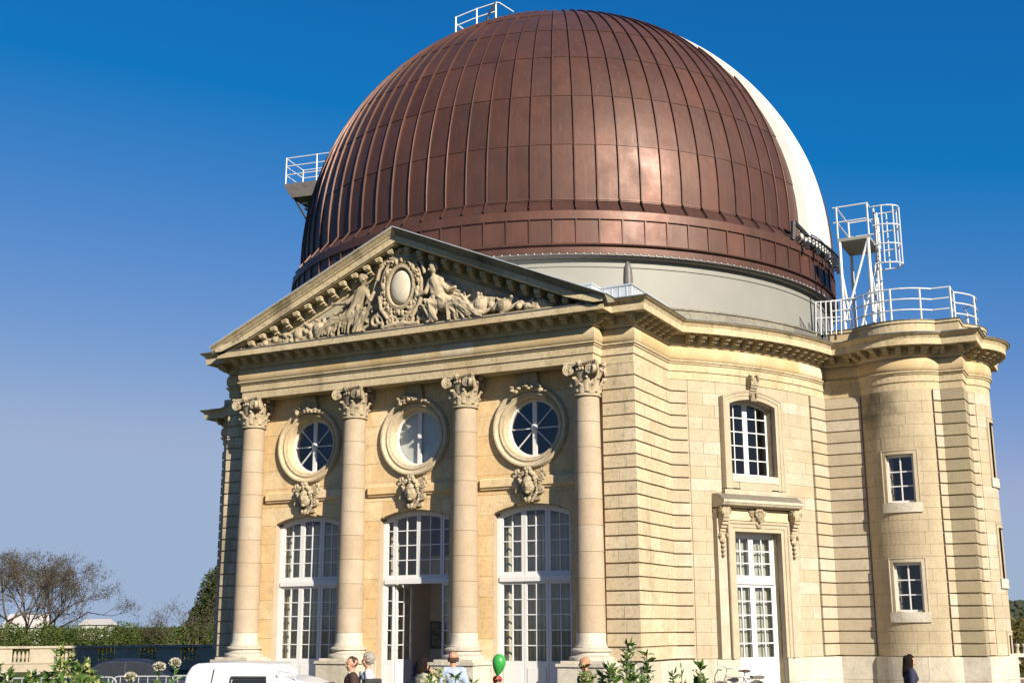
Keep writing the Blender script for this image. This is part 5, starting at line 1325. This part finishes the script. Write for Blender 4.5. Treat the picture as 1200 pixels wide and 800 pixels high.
bev(loft([(.0, .30), (.02, .9), (.10, 1.62), (.20, 1.78), (.32, 1.83), (1.0, 1.845), (1.62, 1.82), (1.72, 1.76), (1.76, 1.62), (1.78, .30)], .80, tum, 'cargo_box', MT['car_white'], V), .07, 4, 25)
bev(loft([(1.70, .30), (1.70, 1.60), (1.95, 1.595), (2.25, 1.53), (2.42, 1.47), (2.95, 1.03), (3.10, .98), (3.75, .86), (3.92, .74), (3.98, .55), (3.96, .30)], .775, lambda z: .10*max(0, (z-.95)/.6), 'cab', MT['car_white'], V), .06, 3, 20)
sd_w = loft([(.98, 1.30), (1.02, 1.56), (1.60, 1.56), (1.62, 1.30)], .012, name='side_window', m=MT['carglass'], parent=V, y0=-.775)
fw_ = MB()
q = [(.95, 1.27), (.99, 1.60), (1.63, 1.60), (1.66, 1.27)]; fw_.tube([(x, -.79+.02*(z-1.27), z) for x, z in q], .022, 6, closed=True); fw_.build('window_rubber', MT['trim'], V)
dg_ = loft([(1.90, 1.02), (1.92, 1.50), (2.22, 1.46), (2.38, 1.40), (2.75, 1.04)], .012, name='door_window', m=MT['carglass'], parent=V, y0=-.725)
MB().add([(2.46, -.60, 1.45), (2.46, .60, 1.45), (2.94, .64, 1.05), (2.94, -.64, 1.05)], [(0, 1, 2, 3)]).xf(Matrix.Translation((.03, 0, .03))).build('windscreen', MT['carglass'], V)
MB().tube([(.66, -.772, 1.74), (.62, -.782, 1.5), (.57, -.79, 1.3), (.50, -.81, .5)], .008, 5).build('panel_seam', MT['trim'], V)
MB().tube([(.44, -.80, 1.24), (.47, -.83, 1.32), (.56, -.83, 1.34), (.60, -.80, 1.28)], .014, 5).build('door_handle', MT['trim'], V)
mr_ = 0; mr = MB().tube([(1.82, -.66, 1.60), (1.84, -.70, 1.70), (2.08, -.70, 1.68), (2.15, -.66, 1.55)], .014, 6).build('roof_rail', MT['zinc'], V)
MB().ball((2.55, -.88, 1.08), (.06, .11, .08), 10, 7).build('wing_mirror', MT['trim'], V)
MB().box((3.90, -.74, .32), (4.05, .74, .50)).build('bumper', MT['trim'], V); MB().box((-.07, -.74, .32), (.06, .74, .50)).build('bumper', MT['trim'], V)
for s in (-1, 1):
    MB().ball((3.90, s*.58, .66), (.07, .14, .09), 10, 7).build('headlight', MT['lamp'], V); MB().box((-.015, s*.70-.05, .75), (.05, s*.70+.05, 1.05)).build('tail_light', MT['lamp_red'], V)
    for x in (.72, 3.20): wheel(V, x, s*.72, .29, 1 if s > 0 else -1)
# dark parked car in the building's shade
K = empty('parked_car', at(160, 37.5), ry+rad(8)); tag(K, 'dark blue parked car in the shade behind the crowd barriers', 'car')
bev(loft([(-2.05, .28), (-2.1, .6), (-2.0, .86), (-1.3, .93), (1.0, .93), (1.85, .80), (2.08, .6), (2.05, .28)], .82, lambda z: .05*max(0, (z-.6)), 'body', MT['car_navy'], K), .07, 3, 25)
bev(loft([(-1.45, .90), (-.95, 1.34), (-.6, 1.41), (.15, 1.40), (.45, 1.33), (1.05, .90)], .76, lambda z: .18*max(0, (z-.9)/.5), 'cabin', MT['car_navy'], K), .06, 3, 20)
for s in (-1, 1):
    MB().add([(x, s*(.772-.18*(z-.9)/.5), z) for x, z in ((-1.25, .97), (-.85, 1.31), (-.22, 1.34), (-.22, .97))], [(0, 1, 2, 3)]).build('side_window', MT['carglass'], K)
    MB().add([(x, s*(.772-.18*(z-.9)/.5), z) for x, z in ((-.16, .97), (-.16, 1.34), (.36, 1.30), (.88, .97))], [(0, 1, 2, 3)]).build('side_window', MT['carglass'], K)
    for x in (-1.35, 1.35): wheel(K, x, s*.74, .30, 1 if s > 0 else -1)
    MB().ball((2.02, s*.6, .66), (.06, .16, .08), 8, 6).build('headlight', MT['lamp'], K); MB().box((-2.11, s*.62-.12, .66), (-2.04, s*.62+.12, .80)).build('tail_light', MT['lamp_red'], K)

# ================================================================== people
MT['skin'] = plain('skin', (.42, .22, .15), .55, var=.1, scale=12.); MT['skin_tan'] = plain('skin_tan', (.40, .18, .11), .5, var=.1, scale=12.)
def cloth(name, c): return plain(name, c, .85, var=.22, scale=7., bmp=.3)
MT['hair_brown'] = plain('hair_brown', (.055, .03, .018), .6, var=.4, scale=40., bmp=.8); MT['hair_dark'] = plain('hair_dark', (.010, .006, .005), .7, 0, .15, var=.4, scale=40., bmp=.8); MT['hair_grey'] = plain('hair_grey', (.30, .27, .23), .7, var=.4, scale=40., bmp=.8)
def person(label, base, rz, H, top, low, hair, arms=None, female=False, skin='skin', hairlong=False, turn=0., lean=0., short=False, stride=.12, jacket=False, extra=None, group='visitors in front of the building'):
    T = empty('person', base, rz); tag(T, label, 'person', group); s = H/1.75
    sw = .165 if female else .185
    def P(x, y, z): return (x*s, (y-lean*max(0, z-.95))*s, z*s)
    J = {}
    J['sh'] = [(-sw, 0.02, 1.41), (sw, 0.02, 1.41)]
    A_ = arms or (None, None)
    dflt = [((-sw-.07, .05, 1.12), (-sw-.06, -.06, .88)), ((sw+.07, .05, 1.12), (sw+.06, -.06, .88))]
    arm = [A_[i] or dflt[i] for i in (0, 1)]
    legs = []
    for i, sx in enumerate((-1, 1)):
        st = stride*(1 if i else -1); legs.append(((sx*.09, 0, .93), (sx*.10, -st*.6-.03, .50), (sx*.10, -st*.9+.04, .085)))
    body, shirt, trs = [], [], []
    def c(L, a, b, ra, rb=None): L.append((P(*a), P(*b), ra*s, (rb or ra)*s))
    ct, st_ = math.cos(turn), math.sin(turn)
    def hd(x, y, z): return (x*ct-y*st_, x*st_+y*ct, z)
    # head with jaw, brow, nose, ears
    c(body, hd(0, .01, 1.64), hd(0, -.005, 1.66), .092, .095); c(body, hd(0, .025, 1.67), hd(0, .02, 1.65), .093); c(body, hd(0, -.03, 1.575), hd(0, -.045, 1.555), .062, .042)
    c(body, hd(-.035, -.075, 1.655), hd(.035, -.075, 1.655), .022); c(body, hd(0, -.092, 1.64), hd(0, -.108, 1.61), .013, .018)
    for sx in (-1, 1): c(body, hd(sx*.088, .01, 1.645), hd(sx*.092, .015, 1.615), .02, .014); c(body, hd(sx*.04, -.065, 1.60), hd(sx*.04, -.062, 1.595), .03)
    c(body, hd(-.018, -.088, 1.578), hd(.018, -.088, 1.578), .012)
    c(body, (0, .015, 1.45), (0, .01, 1.56), .062, .055)
    ch = .105 if female else .115
    for L, k in ((body, 0), (shirt, .018 if not jacket else .03)):
        c(L, (-.08, .01, 1.33), (.08, .01, 1.33), ch+k); c(L, (-sw+.03, .02, 1.405), (sw-.03, .02, 1.405), .068+k); c(L, (0, .02, 1.30), (0, .015, 1.05), .11+k, .105+k)
        c(L, (-.055, .015, 1.06), (.055, .015, 1.06), .10+k); c(L, (-.07, .02, .95), (.07, .02, .95), .108+k*.8)
        if female: c(L, (-.075, -.075, 1.28), (.075, -.075, 1.28), .062+k*.5)
        for i in (0, 1):
            e, w_ = arm[i]; c(L, J['sh'][i], e, .055+k, .044+k)
            if L is body or not short: c(L, e, w_ if L is body else tuple(Vector(w_).lerp(Vector(e), .12)), .042+k*.9, .030+k*.8)
    if short:
        for i in (0, 1): e = arm[i][0]; shp = tuple(Vector(J['sh'][i]).lerp(Vector(e), .85)); c(shirt, J['sh'][i], shp, .07, .068)
    for i in (0, 1):              # hands: palm, four fingers, thumb
        e, w_ = Vector(arm[i][0]), Vector(arm[i][1]); d = (w_-e).normalized(); side = Vector((0, 1, 0)) if abs(d.z) > .6 else Vector((0, 0, 1)); side = (side-d*side.dot(d)).normalized(); n = d.cross(side)
        c(body, tuple(w_), tuple(w_+d*.05), .027, .030); c(body, tuple(w_+d*.05+side*.018), tuple(w_+d*.075+side*.022), .019); c(body, tuple(w_+d*.05-side*.018), tuple(w_+d*.075-side*.022), .019)
        for q, L_f in enumerate((.070, .082, .076, .058)):
            o_ = side*(-.033+.022*q); k1 = w_+d*.085+o_; k2 = k1+d*L_f*.55+n*.012*(1 if i else -1); k3 = k2+d*L_f*.38+n*.022*(1 if i else -1)
            c(body, tuple(k1), tuple(k2), .0105, .0095); c(body, tuple(k2), tuple(k3), .0095, .0075)
        t1 = w_+d*.03-side*.03; c(body, tuple(t1), tuple(t1-side*.028+d*.035), .013, .011); c(body, tuple(t1-side*.028+d*.035), tuple(t1-side*.032+d*.066), .011, .008)
    for (h_, k_, a_) in legs:
        c(body, h_, k_, .085, .055); c(body, k_, a_, .054, .036); c(body, (a_[0], a_[1]+.03, .05), (a_[0], a_[1]-.13, .035), .04, .032)
        c(trs, h_, k_, .098, .07); c(trs, k_, (a_[0], a_[1], .10), .07, .062)
    c(trs, (-.07, .02, .95), (.07, .02, .95), .120); c(trs, (0, .02, 1.03), (0, .02, .9), .115)
    fold_blob('body', body, .0095*s, MT[skin], T, 1)
    shm = fold_blob('shirt' if not jacket else 'jacket', shirt, .014*s, top, T, 1); fold_blob('trousers', trs, .016*s, low, T, 1)
    for i in (0, 1): a_ = legs[i][2]; sh_ = [(P(a_[0], a_[1]+.05, .045), P(a_[0], a_[1]-.15, .035), .047*s, .04*s), (P(a_[0], a_[1], .05), P(a_[0], a_[1], .10), .045*s, .045*s)]; fold_blob('shoe', sh_, .014*s, MT['trim'], T, 1)
    ey = MB()
    for sx in (-1, 1): ey.ball(P(*hd(sx*.033, -.088, 1.635)), .010*s, 8, 6)
    ey.build('eyes', MT['dark'], T, smooth=True)
    if hair:
        hc = []
        if hair[1] == 'fringe':   # bald crown with hair left round the back and sides
            for a in range(-110, 111, 22): ar_ = rad(a); hc.append((P(*hd(.092*math.sin(ar_), .015+.088*math.cos(ar_), 1.645)), P(*hd(.09*math.sin(ar_), .015+.086*math.cos(ar_), 1.59)), .020*s, .018*s))
        elif hair[1] == 'shaved': hc = []
        else:
            vol = {'short': .018, 'curly': .034, 'bob': .036, 'long': .026}[hair[1]]; rnd = random.Random(int(H*1000))
            for k in range(90):
                v = rv(rnd)
                if v.z < -.15 and hair[1] in ('short',) and v.y < .2: continue
                if v.y < -.25 and v.z < .52: continue
                p = hd(v.x*.088, .018+v.y*.092, 1.668+v.z*.096); hc.append((P(*p), P(*p), (vol+.012*rnd.random())*s, vol*s))
            if hair[1] in ('bob', 'long'):
                zz = 1.54 if hair[1] == 'bob' else 1.36
                for a in range(-120, 121, 16): ar_ = rad(a); hc.append((P(*hd(.09*math.sin(ar_), .02+.09*math.cos(ar_), 1.66)), P(*hd(.098*math.sin(ar_), .035+.095*math.cos(ar_)+.02*(hair[1] == 'long'), zz+.03*math.sin(a))), .034*s, .026*s))
        if hc: fold_blob('hair', hc, .010*s, MT[hair[0]], T, 1)
    if extra: extra(T, P, hd)
    return T
FL_, FR_, BK_ = -62.4, 117.6, 207.6
tr_dark = cloth('trousers_dark', (.03, .03, .035)); tr_beige = cloth('trousers_beige', (.25, .20, .14)); jeans = cloth('jeans', (.04, .06, .12))
def xshirt(T, P, hd):             # white collar showing at the jacket's neck
    o = fold_blob('collar', [(P(-.05, -.03, 1.475), P(.05, -.03, 1.475), .035, .035)], .012, cloth('collar', (.35, .36, .30)), T, 1)
person('man in a dark brown jacket with brown hair walking beside the pedestal', at(412, 23.6), rad(FL_+12), 1.72, cloth('jacket_brown', (.035, .018, .012)), tr_dark, ('hair_brown', 'short'), jacket=True, extra=xshirt, turn=rad(10))
def xtie(T, P, hd):
    fold_blob('tie', [(P(0, -.135, 1.42), P(0, -.155, 1.15), .022, .032)], .010, cloth('tie', (.10, .09, .20)), T, 1)
    bg_ = MB().box((-.06, -.16, 0), (.06, .16, .30)); bg_.xf(Matrix.Translation(P(.30, .12, 1.02))); bev(bg_.build('shoulder_bag', cloth('bag', (.03, .03, .03)), T), .03)
person('grey curly haired man in a white shirt and dark tie', at(431, 24.2), rad(FL_+4), 1.78, cloth('shirt_white', (.42, .42, .46)), tr_beige, ('hair_grey', 'curly'), extra=xtie)
person('woman with dark bobbed hair in a cream blouse raising a hand to her face', at(496, 24.2), rad(FR_+30), 1.67, cloth('blouse_cream', (.36, .34, .24)), tr_beige, ('hair_dark', 'bob'), arms=(((-.20, -.18, 1.18), (-.08, -.17, 1.44)), None), female=True)
person('balding man in a pale blue short sleeved shirt with his back turned', at(531, 24.6), rad(BK_+8), 1.79, cloth('shirt_blue', (.25, .31, .43)), tr_dark, ('hair_brown', 'fringe'), short=True, skin='skin_tan')
def xcap(T, P, hd):
    cp = MB().ball(P(0, .012, 1.685), (.118*.78, .125*.78, .095*.78), 16, 10); cp.build('cap', cloth('cap_red', (.42, .03, .03)), T, smooth=True)
    MB().ball(P(0, -.13, 1.69), (.075*.8, .07*.8, .012), 12, 6).build('peak', cloth('cap_peak', (.04, .04, .045)), T, smooth=True)
person('child in a red cap with a dark peak under the green balloon', at(583, 23.8), rad(40), 1.36, cloth('child_shirt', (.25, .06, .06)), jeans, None, arms=(None, ((.22, -.14, 1.18), (.20, -.26, 1.38))), extra=xcap)
person('sunburnt bald man in an olive jacket turned to the pedestal', at(685, 24.0), rad(FL_-20), 1.70, cloth('jacket_olive', (.10, .10, .05)), tr_beige, ('hair_brown', 'shaved'), jacket=True, skin='skin_tan')
def xbag(T, P, hd): fold_blob('leaflet', [(P(.16, -.20, 1.02), P(.18, -.26, 1.16), .03, .02)], .012, cloth('paper', (.50, .58, .66)), T, 1)
person('woman with long dark hair in a navy jacket carrying a pale leaflet by the tower', at(1066, 27.2), rad(FR_), 1.66, cloth('jacket_navy', (.016, .020, .045)), jeans, ('hair_dark', 'long'), female=True, jacket=True, arms=(None, ((.24, -.02, 1.12), (.18, -.20, 1.02))), extra=xbag)
def xnone(T, P, hd): pass
person('dark haired child walking close to the tower plinth', at(1035, 30.0), rad(FR_+20), .985*1.0, cloth('child_coat', (.05, .03, .03)), jeans, ('hair_dark', 'curly'), female=True) if False else None
# balloon
bl_ = empty('balloon', at(583, 23.6, 1.38)); bl_.scale = (.74, .74, .78); tag(bl_, 'green toy balloon floating just above the red cap', 'balloon')
gm = plain('balloon_green', (.035, .26, .05), .25, 0, .6, var=.05)
MB().lathe([(.012, .0), (.05, .04), (.10, .11), (.15, .21), (.172, .31), (.165, .39), (.13, .46), (.07, .505), (.0, .515)], 24).xf(Matrix.Rotation(rad(8), 4, 'Y')).build('envelope', gm, bl_, smooth=True)
MB().lathe([(.02, -.03), (.008, 0), (.014, .01)], 10).build('knot', gm, bl_); MB().tube([(0, 0, -.02), (.02, 0, -.2), (.08, -.02, -.35)], .003, 4).build('string', MT['white'], bl_)
# ---- blue chair inside the open door
ch = empty('plastic_chair', (-.42, 1.45, .304), rad(20)); tag(ch, 'blue plastic chair with metal legs just inside the open door', 'chair')
bm_ = plain('blue_plastic', (.012, .025, .16), .4)
sg = MB(); v = []
for i, (y, z) in enumerate(((-.20, .455), (-.1, .44), (.1, .435), (.2, .45))):
    for x in lin(-.21, .21, 4): v.append((x, y, z+.04*(x/.21)**2))
sg.add(v, [(i*5+k, i*5+k+1, (i+1)*5+k+1, (i+1)*5+k) for i in range(3) for k in range(4)]); o = sg.build('seat', bm_, ch, smooth=True); o.modifiers.new('t', 'SOLIDIFY').thickness = .02
sg = MB(); v = []
for i, z in enumerate((.54, .64, .76, .86, .90)):
    for x in lin(-.20, .20, 4): v.append((x*(1-.12*(i == 4)), .19+.05*(z-.5)-.03*(x/.2)**2, z-(.02*(abs(x) > .15) if i == 4 else 0)))
sg.add(v, [(i*5+k, i*5+k+1, (i+1)*5+k+1, (i+1)*5+k) for i in range(4) for k in range(4)]); o = sg.build('backrest', bm_, ch, smooth=True); o.modifiers.new('t', 'SOLIDIFY').thickness = .02
for sx in (-1, 1):
    MB().tube([(sx*.20, -.22, 0), (sx*.18, -.16, .44)], .011, 6).build('leg', MT['zinc'], ch); MB().tube([(sx*.20, .26, 0), (sx*.18, .17, .44), (sx*.16, .205, .62)], .011, 6).build('leg', MT['zinc'], ch)
# ---- bicycle leaning by the flank door
bk0 = RF(U(51.0), .42, 0)
BK = empty('bicycle', bk0, rad(51)+rad(180)+rad(6)); tag(BK, 'old dark bicycle with a brown saddle leaning beside the flank door', 'bicycle')
BK.rotation_euler = (rad(-7), 0, rad(51+180)); BK.scale = (1.1, 1.1, 1.12)
def bwheel(x):
    r = .34; o = MB().tube([(x+r*math.cos(rad(a)), 0, r+r*math.sin(rad(a))) for a in range(0, 360, 12)], .018, 6, closed=True).build('wheel', MT['rubber'], BK)
    sp_ = MB()
    for a in range(0, 360, 20): sp_.bar((x, .02*(1 if a % 40 else -1), r), (x+(r-.01)*math.cos(rad(a)), 0, r+(r-.01)*math.sin(rad(a))), .0025, 3)
    sp_.build('spokes', MT['zinc'], o); MB().bar((x, -.05, r), (x, .05, r), .022, 8).build('hub', MT['zinc'], o)
    MB().tube([(x+(r+.035)*math.cos(rad(a)), 0, r+(r+.035)*math.sin(rad(a))) for a in (range(15, 176, 10))], .022, 6).build('mudguard', MT['dark_paint'], o)
bwheel(-.52); bwheel(.54)
fb = MB(); bfm = plain('bike_paint', (.20, .20, .18), .4, .2)
for p, q, r in (((-.14, 0, .80), (.38, 0, .82), .014), ((-.06, 0, .30), (.40, 0, .74), .016), ((-.06, 0, .30), (-.16, 0, .86), .016), ((-.06, .02, .30), (-.52, .05, .34), .010), ((-.14, .02, .78), (-.52, .05, .34), .009), ((-.06, -.02, .30), (-.52, -.05, .34), .010), ((-.14, -.02, .78), (-.52, -.05, .34), .009), ((.37, 0, .88), (.44, 0, .68), .018), ((.44, .05, .68), (.54, .05, .34), .011), ((.44, -.05, .68), (.54, -.05, .34), .011)): fb.bar(p, q, r, 7)
fb.build('frame', bfm, BK)
MB().tube([(.20, -.27, 1.02), (.30, -.25, 1.05), (.36, -.10, 1.03), (.36, .10, 1.03), (.30, .25, 1.05), (.20, .27, 1.02)], .013, 6).bar((.37, 0, .86), (.36, 0, 1.03), .013, 6).build('handlebar', MT['zinc'], BK)
MB().ball((-.20, 0, .95), (.14, .085, .04), 12, 7).ball((-.08, 0, .955), (.12, .03, .025), 10, 6).bar((-.16, 0, .85), (-.18, 0, .94), .013, 6).build('saddle', plain('saddle', (.05, .03, .022), .6), BK)
rk = MB()
for y in (-.06, .06): rk.bar((-.20, y, .76), (-.72, y, .77), .009, 5).bar((-.68, y, .77), (-.53, y*.9, .36), .007, 5)
for x in lin(-.3, -.7, 4): rk.bar((x, -.06, .765), (x, .06, .765), .007, 5)
rk.box((-.72, -.07, .785), (-.36, .07, .83)); rk.build('luggage_rack', MT['dark_paint'], BK)
MB().lathe([(.09, -.01), (.10, 0), (.09, .01)], 18).xf(Matrix.Translation((-.06, -.05, .30)) @ Matrix.Rotation(rad(90), 4, 'X')).build('chainring', MT['zinc'], BK)
for s in (-1, 1): MB().bar((-.06, s*.06, .30), (-.06+s*.12, s*.08, .30-s*.12), .010, 5).box((-.06+s*.12-.04, s*.12-.04, .30-s*.12-.012), (-.06+s*.12+.04, s*.12+.04, .30-s*.12+.012)).build('pedal', MT['trim'], BK)
